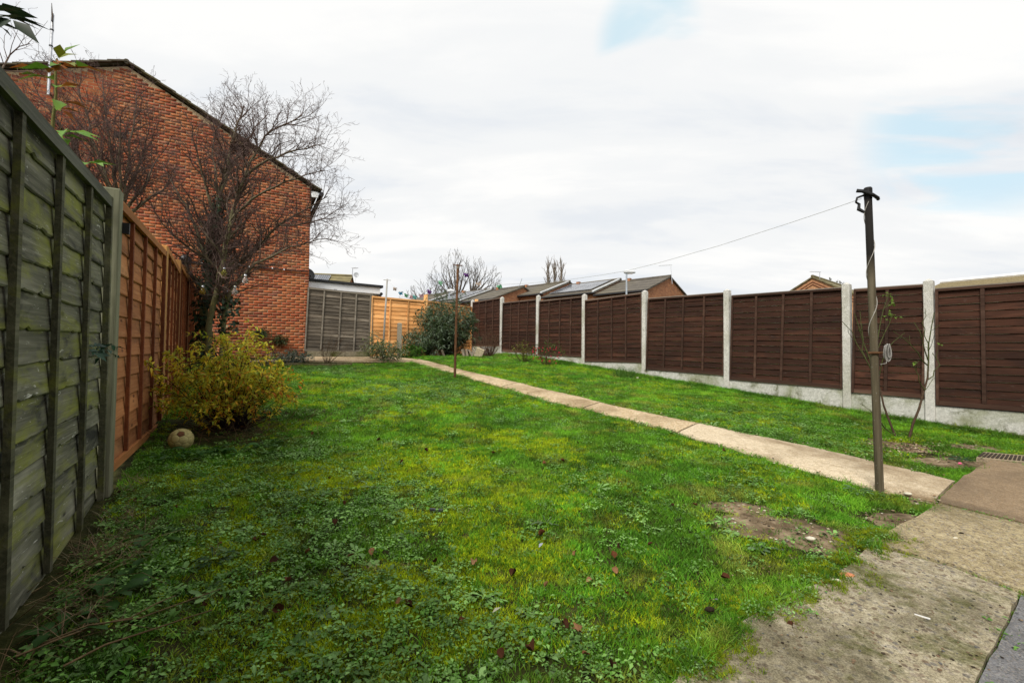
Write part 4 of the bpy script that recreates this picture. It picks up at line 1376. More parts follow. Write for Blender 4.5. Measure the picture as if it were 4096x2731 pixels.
V, F, C = tubes_np(small, twig_col); o = npobj('crown', V, F, M_BARK, tree, C); tag(o, kind='stuff')
print('tree twigs', len(tr.items))
MAIN_STEM = tr.items[0][0]
# nest in the crown
nb = P_(958, 590, 7.7); rn2 = np.random.default_rng(3); it = []
for k in range(90):
    a = rn2.uniform(0, 6.28); e = rn2.uniform(-.6, .5)
    c = nb + np.array([math.cos(a) * .11, math.sin(a) * .11, e * .1]); d = np.array([-math.sin(a), math.cos(a), rn2.normal() * .5]) * rn2.uniform(.06, .13)
    it.append(([c - d, c + rn2.normal(0, .01, 3), c + d], [.004, .004, .003], 3))
V, F, C = tubes_np(it, lambda r: np.array([.05, .028, .018])); nest = npobj('bird_nest', V, F, M_BARK, None, C, base=tuple(nb))
tag(nest, 'dark twig nest lodged in the bare tree crown before the gable', 'nest')

# neighbour's tree behind the left fence
tr2 = Tw(17); PT2 = dict(PT_, den=[11, 12, 12, 8])
b2 = P_(520, 1100, 7.0); b2[2] = gz(b2[0], b2[1]) - .1
tops2 = [(300, 300, 6.6), (410, 330, 7.2), (545, 380, 7.4), (600, 500, 7.6), (200, 420, 6.4), (640, 620, 7.4), (350, 520, 6.2), (480, 470, 6.6), (250, 560, 6.0), (690, 720, 7.2), (130, 330, 6.4)]
root2 = P_(480, 860, 6.9)
tr2.stem([b2, (b2 + root2) / 2 + [.05, 0, 0], root2], .08, .06, PT_)
for k, (px, py, d) in enumerate(tops2):
    e = P_(px, py, d); m = root2 * .5 + e * .5 + [0, 0, -.12]
    tr2.stem([root2 + [0, 0, -.1 * (k % 4)], root2 * .75 + e * .25 + [0, 0, -.06], m, e], .03, .006, PT2)
tree2 = thing('neighbour_tree', tuple(b2), 'bare twiggy tree behind the left fence, nearest the brick gable', 'tree')
V, F, C = tubes_np([i for i in tr2.items if i[1][0] >= .02], twig_col); npobj('trunk', V, F, M_BARK, tree2, C, True)
V, F, C = tubes_np([i for i in tr2.items if i[1][0] < .02], twig_col); o = npobj('crown', V, F, M_BARK, tree2, C); tag(o, kind='stuff')
tr3 = Tw(23)
b3 = np.array([-6.6, 4.4, gz(-6.6, 4.4)])
tr3.stem([b3, P_(-420, 700, 5.0), P_(-120, 420, 5.6), P_(20, 270, 6.0), P_(55, 190, 6.2), P_(120, 176, 6.3)], .05, .005, dict(PT_, first=[.86, .15, .1, .1], den=[1.6, 5, 7, 6], ratio=[(.05, .09), (.38, .6), (.3, .5), (.3, .5)], max=3))
tree3 = thing('corner_tree', tuple(b3), 'bare branch tips of a tree reaching in above the fence at far left', 'tree')
V, F, C = tubes_np([tr3.items[0]], twig_col); npobj('trunk', V, F, M_BARK, tree3, C, True)
V, F, C = tubes_np(tr3.items[1:], twig_col); o = npobj('crown', V, F, M_BARK, tree3, C); tag(o, kind='stuff')

# ivy up the main trunk
iv = np.random.default_rng(9); P, D, N, Lf, Cc = [], [], [], [], []
for k in range(1300):
    t = iv.random() ** 1.1
    i = t * (len(MAIN_STEM) * .62); q = MAIN_STEM[int(i)] * (1 - i % 1) + MAIN_STEM[int(i) + 1] * (i % 1)
    a = iv.uniform(0, 6.28); rad = (.08 + .13 * iv.random()) * (1.15 - .6 * t)
    o = np.array([math.cos(a), math.sin(a), 0])
    P.append(q + o * rad); D.append(o * .6 + [0, 0, -.8] + iv.normal(0, .3, 3)); N.append(o + [0, 0, .3]); Lf.append(iv.uniform(.05, .085))
    Cc.append(np.array([.014, .036, .013]) * iv.uniform(.6, 1.6))
for k in range(150):
    q = P_(iv.uniform(880, 960), iv.uniform(1190, 1330), 7.85 + iv.normal() * .08)
    P.append(q); D.append(iv.normal(0, .5, 3) + [0, -.3, -.6]); N.append([.2, -1, .3]); Lf.append(iv.uniform(.045, .075)); Cc.append(np.array([.014, .034, .012]) * iv.uniform(.6, 1.6))
V, F, C = leaf_arrays(P, D, N, Lf, np.array(Lf) * .85, Cc, .1, .15)
ivy = npobj('ivy', V, F, M_LEAFG, None, C, base=tuple(base)); tag(ivy, 'dark green ivy climbing the trunks of the bare tree', 'ivy')

def shrub(name, label, cat, base, rx, h, nst, lps, leaf, cols, seed, stem_r=.004, stem_c=(.05, .03, .02), inner=.35, spread=1.0, droop=.2, arch=.25, up=.2, ry=None, flat=.0, fold=.25, group=None, lmat=None, heads=None, lowcol=None, wob=.12, lean=(0, 0), stray=0.0, low=.7):
    """stems from one base reaching through a dome, paired leaves along them"""
    r = np.random.default_rng(seed); ry = ry or rx
    base = np.array(base, float)
    t = thing(name, tuple(base), label, cat, group)
    it, P, D, N, LL, WW, CC = [], [], [], [], [], [], []
    HP, HD, HN, HL, HC_ = [], [], [], [], []
    for k in range(nst):
        a = r.uniform(0, 2 * math.pi); q = math.sqrt(r.random()) * spread
        el = r.uniform(low, 1.06) * (1.22 if r.random() < stray else 1)
        end = base + np.array([math.cos(a) * rx * q + lean[0], math.sin(a) * ry * q + lean[1], h * el * (math.sqrt(max(.02, 1 - (q * .93) ** 2)) * (1 - flat) + flat)])
        st = base + np.array([math.cos(a) * rx * .18 * q, math.sin(a) * ry * .18 * q, 0])
        n = 8
        pts = []
        side = r.normal(0, wob * rx, 3)
        for i in range(n + 1):
            u = i / n
            p = st * (1 - u) + end * u
            p = p + np.array([0, 0, 1]) * arch * h * math.sin(u * math.pi) * .5 * q + side * math.sin(u * math.pi)
            pts.append(p)
        it.append((pts, list(np.linspace(stem_r, stem_r * .4, n + 1)), 3))
        for j in range(lps):
            u = inner + (1 - inner) * (j + r.random()) / lps
            i = min(n - 1, int(u * n)); f = u * n - i
            p = pts[i] * (1 - f) + pts[i + 1] * f
            ax = nrm(pts[i + 1] - pts[i])
            for sgn in (1, -1):
                o = nrm(np.cross(ax, r.normal(0, 1, 3)))
                d = o * .9 + ax * .45 + np.array([0, 0, up]) + r.normal(0, .2, 3)
                P.append(p); D.append(d); N.append(np.array([0, 0, 1]) + r.normal(0, .45, 3))
                s_ = r.uniform(.65, 1.2)
                LL.append(leaf[0] * s_); WW.append(leaf[1] * s_)
                c = np.array(cols[r.integers(len(cols))])
                if lowcol is not None and r.random() < .75 * (1 - (p[2] - base[2]) / h): c = np.array(lowcol[r.integers(len(lowcol))])
                CC.append(c * r.uniform(.75, 1.25))
        if heads and r.random() < heads[0]:
            for z in range(heads[2]):
                HP.append(pts[-1] + r.normal(0, heads[1], 3) * [1, 1, .35]); HD.append(r.normal(0, 1, 3)); HN.append([0, 0, 1]); HL.append(.012); HC_.append(np.array(heads[3]) * r.uniform(.6, 1.4))
    V, F, C = tubes_np(it, lambda x: np.array(stem_c)); npobj('stems', V, F, M_BARK, t, C)
    if P:
        V, F, C = leaf_arrays(P, D, N, LL, WW, CC, fold, droop)
        o = npobj('foliage', V, F, lmat or M_LEAF, t, C); tag(o, kind='stuff')
    if HP:
        V, F, C = leaf_arrays(HP, HD, HN, HL, np.array(HL) * .8, HC_, .1, .1); o = npobj('seed_heads', V, F, M_LEAF, t, C); tag(o, kind='stuff')
    return t

YB = gnd(925, 1745)
YC = [(.52, .52, .04), (.42, .50, .045), (.66, .57, .04), (.34, .44, .05), (.74, .57, .04), (.50, .46, .04)]
shrub('yellow_shrub', 'yellow leaved autumn shrub by the orange fence behind the old football', 'shrub', (YB.x - .14, YB.y + .22, gz(YB.x - .1, YB.y + .22)), .64, 1.0, 160, 20, (.056, .02), YC, 2, .004, (.028, .014, .012), .3, 1.0, .35, .35, .05, ry=.6, lean=(-.06, 0), wob=.22, stray=.14, low=.42,
      lowcol=[(.66, .34, .03), (.70, .47, .03), (.55, .20, .03), (.62, .50, .03), (.56, .48, .03)], heads=(.22, .022, 34, (.17, .085, .025)), flat=.1)

# corner bush: grey green, long narrow leaves, plus smaller relatives along the far bed
BUD = [(.09, .14, .055), (.055, .09, .03), (.16, .22, .14), (.045, .075, .025), (.25, .31, .22)]
cb = at(1795, 1423, 14.1)
shrub('green_bush', 'big grey green bush filling the far corner before pale orange fence', 'shrub', (cb.x, cb.y, gz(cb.x, cb.y)), 1.08, 1.92, 200, 20, (.135, .032), BUD, 31, .007, (.06, .055, .03), .25, 1.0, .35, .3, .05, flat=.12, heads=(.14, .03, 40, (.05, .03, .02)), lean=(-.12, 0), wob=.2, stray=.1, low=.5)
cb2 = at(1700, 1423, 13.5)
shrub('spreading_bush', 'low green skirt of shoots left of the big corner bush', 'shrub', (cb2.x, cb2.y, gz(cb2.x, cb2.y)), .95, .8, 90, 12, (.12, .03), BUD, 33, .005, (.06, .05, .03), .2, 1.0, .3, .3, .1)
PALE = [(.17, .21, .08), (.24, .28, .14), (.10, .14, .045), (.26, .27, .10), (.30, .33, .22)]
pb = gnd(1530, 1452)
shrub('pale_shrub', 'pale straggly shrub on the bed edge at foot of grey pole', 'shrub', (pb.x, pb.y + .25, gz(pb.x, pb.y + .25)), .62, .50, 46, 9, (.10, .032), PALE, 41, .004, (.10, .08, .05), .2, 1, .3, .3, .1, ry=.4)
pb = gnd(1450, 1440)
shrub('leggy_shrub', 'thin leggy shrub with curled leaves before grey back panel post', 'shrub', (pb.x + .2, pb.y + .2, gz(pb.x, pb.y)), .35, .78, 14, 9, (.11, .03), PALE, 43, .004, (.10, .08, .05), .35, 1, .5, .1, .0)
pb = gnd(1640, 1432)
shrub('leafy_clump', 'bright green leafy clump beside the short concrete stub post', 'shrub', (pb.x, pb.y + .2, gz(pb.x, pb.y)), .4, .36, 36, 9, (.09, .045), [(.07, .16, .02), (.10, .21, .03), (.05, .11, .02)], 44, .003, (.06, .07, .02), .1, 1, .2, .2, .2)
SILV = [(.21, .25, .20), (.13, .17, .12), (.28, .31, .27), (.09, .13, .06)]
pb = gnd(1140, 1452)
shrub('silver_plant', 'silvery grey low plant at the foot of the brick wall', 'plant', (pb.x, pb.y + .2, gz(pb.x, pb.y)), .55, .30, 60, 9, (.07, .02), SILV, 45, .003, (.09, .09, .06), .1, 1, .2, .2, .2, ry=.35)
pb = gnd(1060, 1425)
shrub('silver_bush', 'taller silvery bush against brick wall behind the yellow shrub', 'shrub', (pb.x, pb.y, gz(pb.x, pb.y)), .5, .62, 60, 9, (.08, .022), SILV, 46, .003, (.09, .09, .06), .2, 1, .2, .2, .2, ry=.35)
pb = gnd(1235, 1424)
shrub('weed_clump', 'green weeds growing at brick wall corner by the base blocks', 'plant', (pb.x, pb.y, gz(pb.x, pb.y)), .55, .22, 40, 8, (.09, .04), [(.07, .17, .03), (.11, .22, .05)], 47, .003, (.06, .08, .02), .1, 1, .2, .2, .3, ry=.2)
pb = gnd(1310, 1452)
shrub('dry_wispy_plant', 'brown dried wispy plant on the bed before grey panel', 'plant', (pb.x, pb.y, gz(pb.x, pb.y)), .38, .72, 34, 14, (.035, .005), [(.20, .13, .07), (.13, .08, .045)], 48, .003, (.13, .085, .05), .3, 1, .2, .1, .3, lean=(.2, 0))
# seedlings rooted in the brick wall
WB = [(.05, .075, .025), (.08, .11, .045), (.10, .085, .03)]
for k, (px, py, rx, h, lab_, sd) in enumerate(((1122, 1385, .22, .42, 'right hand dark green seedling growing out of the brick wall', 51), (1045, 1350, .30, .26, 'left hand drooping seedling on the brick wall over yellow shrub', 52))):
    c = wall_at(px, py, .12)
    shrub('wall_seedling', lab_, 'plant', tuple(c), rx, h, 16, 9, (.10, .028), WB, sd, .004, (.09, .06, .035), .2, 1, .6, .2, -.1, ry=.14, group='seedlings in the brick wall')
# along the brown fence
pb = gnd(1955, 1428)
shrub('dry_stem_bush', 'tangle of bare brown stems before the first brown panel', 'shrub', (pb.x, pb.y, gz(pb.x, pb.y)), .55, .92, 80, 3, (.03, .008), [(.14, .09, .05), (.16, .12, .07)], 61, .006, (.13, .075, .048), .5, 1, .2, .1, .3, flat=.3, ry=.4)
pb = gnd(2095, 1450)
shrub('yellowing_shrub', 'small yellow green shrub at fence between two concrete posts', 'shrub', (pb.x, pb.y, gz(pb.x, pb.y)), .42, .62, 30, 7, (.05, .028), [(.16, .17, .03), (.22, .20, .04), (.10, .11, .025)], 62, .004, (.10, .06, .03), .3, 1, .3, .2, .1)
pb = gnd(2185, 1462)
fu = shrub('fuchsia_bush', 'fuchsia bush with red hanging flowers before the brown fence', 'shrub', (pb.x, pb.y, gz(pb.x, pb.y)), .55, .72, 46, 5, (.045, .022), [(.06, .12, .02), (.10, .15, .03)], 63, .004, (.13, .075, .045), .4, 1, .3, .5, .0)
fr = np.random.default_rng(6); P, D, N, Lf, Cc = [], [], [], [], []
M_FLOWER = leaf_mat('flower_petal', .3)
for k in range(42):
    px = fr.uniform(2125, 2245); py = fr.uniform(1380, 1450)
    if px < 2190 and fr.random() < .4: py = fr.uniform(1382, 1405)
    c = np.array(at(px, py, pb.y - .15 + fr.normal() * .2))
    for q in range(5):
        a = q * 1.256; P.append(c); D.append([math.cos(a) * .55, math.sin(a) * .55, -.8]); N.append([math.cos(a), math.sin(a), .5]); Lf.append(.042); Cc.append(np.array([.45, .012, .045]) * fr.uniform(.7, 1.3))
V, F, C = leaf_arrays(P, D, N, Lf, np.array(Lf) * .45, Cc, .1, .2)
o = npobj('flowers', V, F, M_FLOWER, fu, C); tag(o, 'crimson red flowers', kind='stuff')
# bare roses on the right
def rose(name, label, trunk, subs, seed, leaves):
    t_ = Tw(seed)
    PR = dict(PT_, max=2, den=[2.2, 3.0, 0, 0], first=[.35, .2, .1, .1], lmin=[.12, .05, .05, .05], ratio=[(.1, .25), (.25, .5), (.3, .5), (.3, .5)], rmin=.0028, wander=[.05, .12, .16, .2, .2])
    for pts, r0, r1 in [trunk] + subs: t_.stem(pts, r0, r1, PR, sides=6)
    b_ = trunk[0][0]
    t = thing(name, tuple(b_), label, 'rose bush', 'bare rose bushes')
    V, F, C = tubes_np(t_.items, lambda r: np.array([.075, .085, .03]) if r < .009 else np.array([.085, .055, .035])); npobj('stems', V, F, M_BARK, t, C)
    P, D, N, Lf, Cc = [], [], [], [], []
    r = np.random.default_rng(seed)
    for (px, py, d, n) in leaves:
        c = np.array(at(px, py, d))
        for q in range(n):
            P.append(c + r.normal(0, .02, 3)); D.append(r.normal(0, 1, 3) + [0, 0, -.2]); N.append([0, -.6, 1] + r.normal(0, .3, 3)); Lf.append(r.uniform(.035, .06)); Cc.append(np.array([.13, .21, .03]) * r.uniform(.6, 1.4))
    V, F, C = leaf_arrays(P, D, N, Lf, np.array(Lf) * .6, Cc); o = npobj('leaves', V, F, M_LEAF, t, C)
    return t
dz_ = 5.25
r1b = np.array(gnd(3585, 1752)); r2b = np.array(gnd(3636, 1755))
rose('bare_rose', 'nearly bare rose bush behind the wooden pole', ([r1b, P_(3545, 1650, 5.3), P_(3500, 1520, 5.35), P_(3480, 1400, 5.4), P_(3440, 1330, 5.4), P_(3418, 1253, 5.4)], .012, .004),
     [([P_(3500, 1520, 5.35), P_(3460, 1420, 5.3), P_(3420, 1340, 5.3), P_(3368, 1285, 5.3)], .007, .003), ([P_(3490, 1480, 5.3), P_(3510, 1350, 5.4), P_(3525, 1250, 5.4), P_(3553, 1182, 5.4)], .008, .003),
      ([P_(3500, 1450, 5.3), P_(3545, 1300, 5.3), P_(3570, 1255, 5.3)], .006, .003), ([P_(3505, 1540, 5.3), P_(3540, 1365, 5.1), P_(3618, 1332, 5.1)], .006, .003),
      ([P_(3495, 1500, 5.3), P_(3440, 1400, 5.5), P_(3445, 1310, 5.5), P_(3440, 1245, 5.5)], .006, .003), ([P_(3590, 1740, 5.3), P_(3530, 1700, 5.2), P_(3480, 1640, 5.1)], .007, .004)],
     71, [(3550, 1182, 5.4, 8), (3565, 1210, 5.4, 6), (3570, 1256, 5.3, 7), (3545, 1265, 5.3, 5), (3585, 1265, 5.3, 3)])
rose('bare_rose', 'bare rose bush in front of the rightmost concrete post', ([r2b, P_(3668, 1660, 5.25), P_(3697, 1580, 5.25), P_(3709, 1520, 5.25), P_(3712, 1440, 5.25), P_(3718, 1390, 5.25), P_(3738, 1330, 5.25), P_(3737, 1250, 5.25)], .014, .004),
     [([P_(3712, 1440, 5.25), P_(3700, 1390, 5.2), P_(3670, 1340, 5.2), P_(3655, 1288, 5.2)], .007, .003), ([P_(3709, 1460, 5.25), P_(3660, 1400, 5.1), P_(3610, 1340, 5.1), P_(3573, 1325, 5.1)], .007, .003),
      ([P_(3709, 1520, 5.25), P_(3745, 1480, 5.3), P_(3757, 1420, 5.3), P_(3752, 1400, 5.3)], .006, .003), ([P_(3700, 1560, 5.25), P_(3670, 1500, 5.2), P_(3650, 1450, 5.2)], .006, .003),
      ([P_(3712, 1400, 5.25), P_(3690, 1310, 5.3), P_(3705, 1262, 5.3)], .006, .003)],
     72, [(3665, 1455, 5.2, 3), (3765, 1375, 5.3, 3)])

# mahonia-like sprigs looking over the left fence
MAH = [(.10, .22, .02), (.14, .26, .03), (.20, .22, .02), (.30, .10, .02)]
def sprig(name, label, pts, lv, seed, r0=.009, cols=MAH):
    b_ = pts[0]
    t = thing(name, tuple(b_), label, 'plant', 'sprigs over the left fence')
    V, F, C = tubes_np([(pts, list(np.linspace(r0, .004, len(pts))), 6)], lambda r: np.array([.16, .15, .05])); npobj('stem', V, F, M_BARK, t, C, True)
    r = np.random.default_rng(seed)
    for k, (p, q, n, w_) in enumerate(lv):
        p = np.array(p); q = np.array(q)
        P, D, N, Lf, Cc = [], [], [], [], []
        ax = q - p
        tubes = [([p, (p + q) / 2 + [0, 0, .006], q], [.0025, .002, .0015], 4)]
        for j in range(n):
            u = (j + 1) / n
            for sg in ((1, -1) if j < n - 1 else (0,)):
                P.append(p + ax * u * .8); s_ = nrm(np.cross(ax, [0, -.5, 1]))
                D.append(nrm(ax) * .7 + s_ * sg * .8 + r.normal(0, .12, 3)); N.append([.1, -.3, 1] + r.normal(0, .3, 3)); Lf.append(w_ * 1.75 * r.uniform(.85, 1.15)); Cc.append(np.array(cols[r.integers(len(cols))]) * r.uniform(.8, 1.2))
        V, F, C = leaf_arrays(P, D, N, Lf, np.array(Lf) * .42, Cc, .15, .15)
        npobj('leaf_spray', V, F, M_LEAFG, t, C)
    return t
dS = 2.25
sprig('fence_sprig', 'green and red leaved sprig rising above the grey fence beside aerial', [P_(205, 620, dS), P_(212, 480, dS), P_(224, 380, dS), P_(222, 290, dS), P_(228, 235, dS)],
      [(P_(226, 260, dS), P_(330, 268, dS - .05), 3, .075), (P_(225, 270, dS), P_(140, 275, dS), 3, .07), (P_(228, 240, dS), P_(245, 225, dS), 2, .06), (P_(222, 310, dS), P_(150, 305, dS), 2, .07),
       (P_(222, 350, dS), P_(250, 345, dS), 2, .05), (P_(220, 400, dS), P_(280, 415, dS), 2, .065), (P_(218, 430, dS), P_(250, 440, dS), 2, .05), (P_(222, 270, dS), P_(280, 250, dS - .1), 2, .06)], 81)
sprig('fence_sprig', 'cluster of green leaves hanging over the sloping top of grey fence', [P_(225, 640, 2.35), P_(235, 560, 2.3), P_(245, 515, 2.25)], [(P_(240, 520, 2.25), P_(320, 535, 2.2), 3, .075), (P_(238, 530, 2.25), P_(265, 560, 2.2), 2, .06)], 82, .006, MAH[:2])
sprig('fence_sprig', 'small green leaf tuft over fence between grey post and sprig', [P_(320, 760, 2.75), P_(325, 690, 2.7), P_(330, 645, 2.7)], [(P_(328, 650, 2.7), P_(380, 655, 2.65), 3, .07)], 83, .005, MAH[:2])
DK = [(.015, .03, .012), (.02, .035, .012)]
sprig('fence_sprig', 'dark pointed leaves hanging in at the top left corner', [P_(-260, 150, 1.5), P_(-120, 70, 1.45), P_(-20, 55, 1.4)], [(P_(-40, 50, 1.4), P_(75, 90, 1.38), 4, .062), (P_(-40, 45, 1.4), P_(20, 40, 1.42), 3, .05), (P_(-60, 80, 1.4), P_(-10, 100, 1.4), 2, .035)], 84, .006, DK)
# ivy shoot through the grey fence
fA, fB = LP0 + dL0 * .055, LP0 + dL0 * 1.9
P, D, N, Lf, Cc = [], [], [], [], []
for k in range(26):
    px = iv.uniform(305, 432); py = 1400 + iv.normal() * 16
    q = np.array(on_plane(px, py, fA, fB)) + np.array([.85, .52, 0]) * iv.uniform(.03, .07)
    P.append(q); D.append(iv.normal(0, .6, 3) + [.5, -.1, -.1]); N.append([.6, -.2, 1] + iv.normal(0, .3, 3)); Lf.append(iv.uniform(.04, .075)); Cc.append(np.array([.018, .055, .026]) * iv.uniform(.6, 1.6))
V, F, C = leaf_arrays(P, D, N, Lf, np.array(Lf) * .55, Cc, .15, .2)
o = npobj('ivy_shoot', V, F, M_LEAFG, None, C, base=tuple(P[0])); tag(o, 'small dark ivy shoot poking through a gap in grey fence', 'ivy')

# distant trees
def far_tree(name, label, base, stems, P, seed, rmin, group=None, c=(.10, .085, .07)):
    t_ = Tw(seed)
    for pts, r0, r1 in stems: t_.stem(pts, r0, r1, P, sides=6)
    t = thing(name, tuple(base), label, 'tree', group)
    V, F, C = tubes_np(t_.items[:1], lambda r: np.array(c)); npobj('trunk', V, F, M_BARK, t, C, True)
    V, F, C = tubes_np(t_.items[1:], lambda r: np.array(c)); o = npobj('crown', V, F, M_BARK, t, C); tag(o, kind='stuff')
    return t
PF = dict(PT_, max=3, seg=[1.2, .7, .45, .3, .2], wander=[.05, .12, .14, .16, .2], trop=[.03, .07, .09, .08, .05], rmin=.013, den=[1.5, 1.9, 2.6, 2], ang=(20, 45), lmin=[1.6, .9, .5, .3], lift=[.3, .25, .2, .1], first=[.25, .15, .1, .1])
dT = 60
bt = P_(1830, 1300, dT); bt[2] = gz(bt[0], bt[1])
f1 = P_(1826, 1200, dT)
def fan(root, tips, d): return [([root, root * .6 + P_(px, py, d) * .4 + [0, 0, -.3], P_(px, py, d)], .16, .03) for px, py in tips]
st = [([bt, f1], .4, .3)] + fan(f1, [(1745, 1120), (1765, 1090), (1790, 1065), (1815, 1052), (1838, 1050), (1860, 1075), (1750, 1150), (1880, 1095)], dT)
far_tree('big_bare_tree', 'large bare tree behind the rusty pole, left crown', bt, st, PF, 91, .02)
bt2 = P_(1895, 1300, dT); bt2[2] = gz(bt2[0], bt2[1]); f2 = P_(1888, 1175, dT)
st = [([bt2, f2], .4, .28)] + fan(f2, [(1900, 1090), (1922, 1080), (1942, 1092), (1960, 1110), (1975, 1130), (1985, 1150), (1875, 1105), (1975, 1170)], dT)
far_tree('big_bare_tree', 'large bare tree leaning right over the back terrace roofs', bt2, st, PF, 92, .02)
bt3 = P_(1740, 1300, dT); bt3[2] = gz(bt3[0], bt3[1]); f3 = P_(1738, 1240, dT)
st = [([bt3, f3], .3, .2)] + fan(f3, [(1660, 1180), (1690, 1165), (1720, 1150), (1745, 1140), (1770, 1150), (1640, 1190), (1790, 1160)], dT)
far_tree('bare_bush_tree', 'low hazy bare tree just above pale orange fence, left of rusty pole', bt3, st, PF, 93, .02)
PP = dict(PF, ang=(14, 30), rmin=.03, lift=[.9, .8, .5, .2], den=[5.0, 2.2, 1.6, 1], ratio=[(.14, .26), (.3, .5), (.3, .5), (.3, .5)], first=[.1, .1, .1, .1], max=2)
for k, (px, top) in enumerate(((2192, 1074), (2219, 1074), (2244, 1071))):
    dP = 120
    b_ = P_(px - 6, 1300, dP); b_[2] = gz(b_[0], b_[1])
    far_tree('poplar_tree', ['slim bare poplar, leftmost of the three above the roofs', 'middle bare poplar above the terrace roofs', 'widest bare poplar, rightmost of the three above the roofs'][k], b_, [([b_, P_(px, (1180 + top) / 2, dP), P_(px + 1, top, dP)], .35, .06)], dict(PP), 95 + k, .03, 'poplars', (.22, .18, .14))

# ------------------------------------------------------------------ washing line poles, line and bunting
def pole_wood():
    m = Mt('weathered_pole_painted_shade', .85, .25)
    p = m.obj()
    n = m.noise(m.map(p, (30, 30, 1.6)), 1.0, 5, .6)
    n2 = m.noise(p, 70, 3, .6)
    c = m.ramp(n, [(.3, (.05, .04, .025)), (.5, (.10, .082, .05)), (.72, (.16, .135, .09))])
    c = m.mix(m.ramp(n2, [(.68, 0.0), (.74, .8)]), c, (.45, .45, .42))
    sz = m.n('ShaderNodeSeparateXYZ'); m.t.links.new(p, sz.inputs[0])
    c = m.mix(m.ramp(m.math('MULTIPLY', m.math('ADD', sz.outputs[2], m.math('MULTIPLY', n, .15)), .43), [(.74, 0.0), (.82, 1.0)]), c, (.012, .01, .008))  # top fades to black: tone-mapped darkening painted into the wood colour
    m.color(c); m.bump(n, .3, .004); return m.m
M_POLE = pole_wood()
M_RUST = plain('rusty_iron', (.10, .048, .022), .9, .2, .45, 26)
M_GPOLE = plain('grey_pipe', (.34, .33, .30), .6, .4, .15, 12)
M_WIRE = plain('line_wire', (.42, .43, .43), .5, .4, .2, 60)
M_CAPBLK = plain('black_cap', (.008, .008, .008), .6, .3, .2, 20)
PB = gnd(3519, 1972)
dPl = PB.y
PTOP = at(3471, 756, dPl)
pole = thing('wooden_line_pole', tuple(PB), 'tall leaning wooden washing line pole at the lawn edge on right', 'pole')
ax = (PTOP - PB)
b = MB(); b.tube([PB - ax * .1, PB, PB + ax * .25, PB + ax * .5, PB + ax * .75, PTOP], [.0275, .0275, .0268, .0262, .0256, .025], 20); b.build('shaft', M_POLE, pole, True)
b = MB(); b.lathe(PTOP - ax.normalized() * .03, [(.0265, -.05), (.029, .0), (.029, .03), (.023, .04)], 16, ax); b.build('top_cap', M_CAPBLK, pole)
h1 = PTOP - ax.normalized() * .06
b = MB(); b.tube([h1 + Vector((-.09, .0, .045)), h1 + Vector((-.06, -.02, .035)), h1 + Vector((0, -.045, .0)), h1 + Vector((.06, -.02, -.018)), h1 + Vector((.078, .0, -.02))], [.014, .013, .012, .013, .012], 8); b.build('cleat', M_CAPBLK, pole)
b = MB(); b.tube([h1 + Vector((-.03, -.01, .01)), h1 + Vector((-.085, 0, -.01)), h1 + Vector((-.095, 0, -.045)), h1 + Vector((-.07, 0, -.06)), h1 + Vector((-.075, 0, -.10)), h1 + Vector((-.045, -.02, -.13))], [.008, .008, .008, .01, .014, .01], 8); b.build('pulley', M_CAPBLK, pole)
# cord spiralling down to a cleat with a wound hank
AX = ax.normalized(); SU = AX.orthogonal().normalized(); SB = AX.cross(SU)
def round_pole(t, ang, r): return PB + ax * t + (SU * math.cos(ang) + SB * math.sin(ang)) * r
pts = []
tc0, tc1 = .955, .455
zh = at(3500, 1415, dPl); tcl = (zh - PB).dot(AX) / ax.length
fr0 = math.atan2((Vector((0, -1, 0))).dot(SB), (Vector((0, -1, 0))).dot(SU))
for i in range(121):
    u = i / 120
    pts.append(round_pole(.955 + (tcl + .012 - .955) * u, fr0 - .6 - u * 5.2 * math.pi, .0292))
b = MB(); b.tube(pts, .0028, 5); cord = b.build('cord', plain('pale_cord', (.38, .36, .32), .7, .3, .2, 50), pole)
cl_c = at(3500, 1412, dPl) + Vector((0, -.028, 0))
b = MB(); b.tube([cl_c + Vector((-.06, .02, 0)), cl_c + Vector((0, -.012, .002)), cl_c + Vector((.075, .01, .004))], .009, 8); b.build('cord_cleat', M_RUST, pole)
hk = MB(); rk = np.random.default_rng(2)
hc = at(3529, 1408, dPl) + Vector((0, -.045, 0))
for k in range(16):
    w_, hh = rk.uniform(.005, .022), .054 + rk.normal() * .005
    o_ = Vector((rk.normal() * .004, rk.normal() * .010, rk.normal() * .005))
    hk.tube([hc + o_ + Vector((math.cos(a) * w_, math.sin(a * 2) * .004, math.sin(a) * hh)) for a in np.linspace(0, 2 * math.pi, 17)], .0032, 5)
hk.tube([hc + Vector((-.01, -.01, -.05)), hc + Vector((-.02, -.015, -.085)), hc + Vector((-.065, -.015, -.095))], .003, 5)
hk.build('cord_hank', plain('mixed_cord', (.26, .25, .23), .7, .3, .5, 160), pole)

RB = gnd(1819, 1514); dR = RB.y
RT = at(1831, 1058, dR)
rpole = thing('rusty_line_pole', tuple(RB), 'thin rusty brown washing line pole with crossbar in mid lawn', 'pole')
b = MB(); b.tube([RB - Vector((0, 0, .1)), RB, RB.lerp(RT, .5), RT], [.025, .0245, .023, .021], 14); b.build('shaft', M_RUST, rpole, True)
b = MB(); c = RT - Vector((0, 0, .02)); b.tube([c + Vector((-.085, .02, .012)), c + Vector((.085, -.02, -.005))], .011, 8); b.build('crossbar', M_RUST, rpole)
b = MB()
for k in range(4): b.tube([RT + Vector((math.cos(a) * .026, math.sin(a) * .026, -.04 - .012 * k + .01 * math.cos(a))) for a in np.linspace(0, 6.28, 13)], .0035, 5)
b.build('cord_winding', plain('old_cord', (.45, .40, .33), .8, .2, .3, 60), rpole)

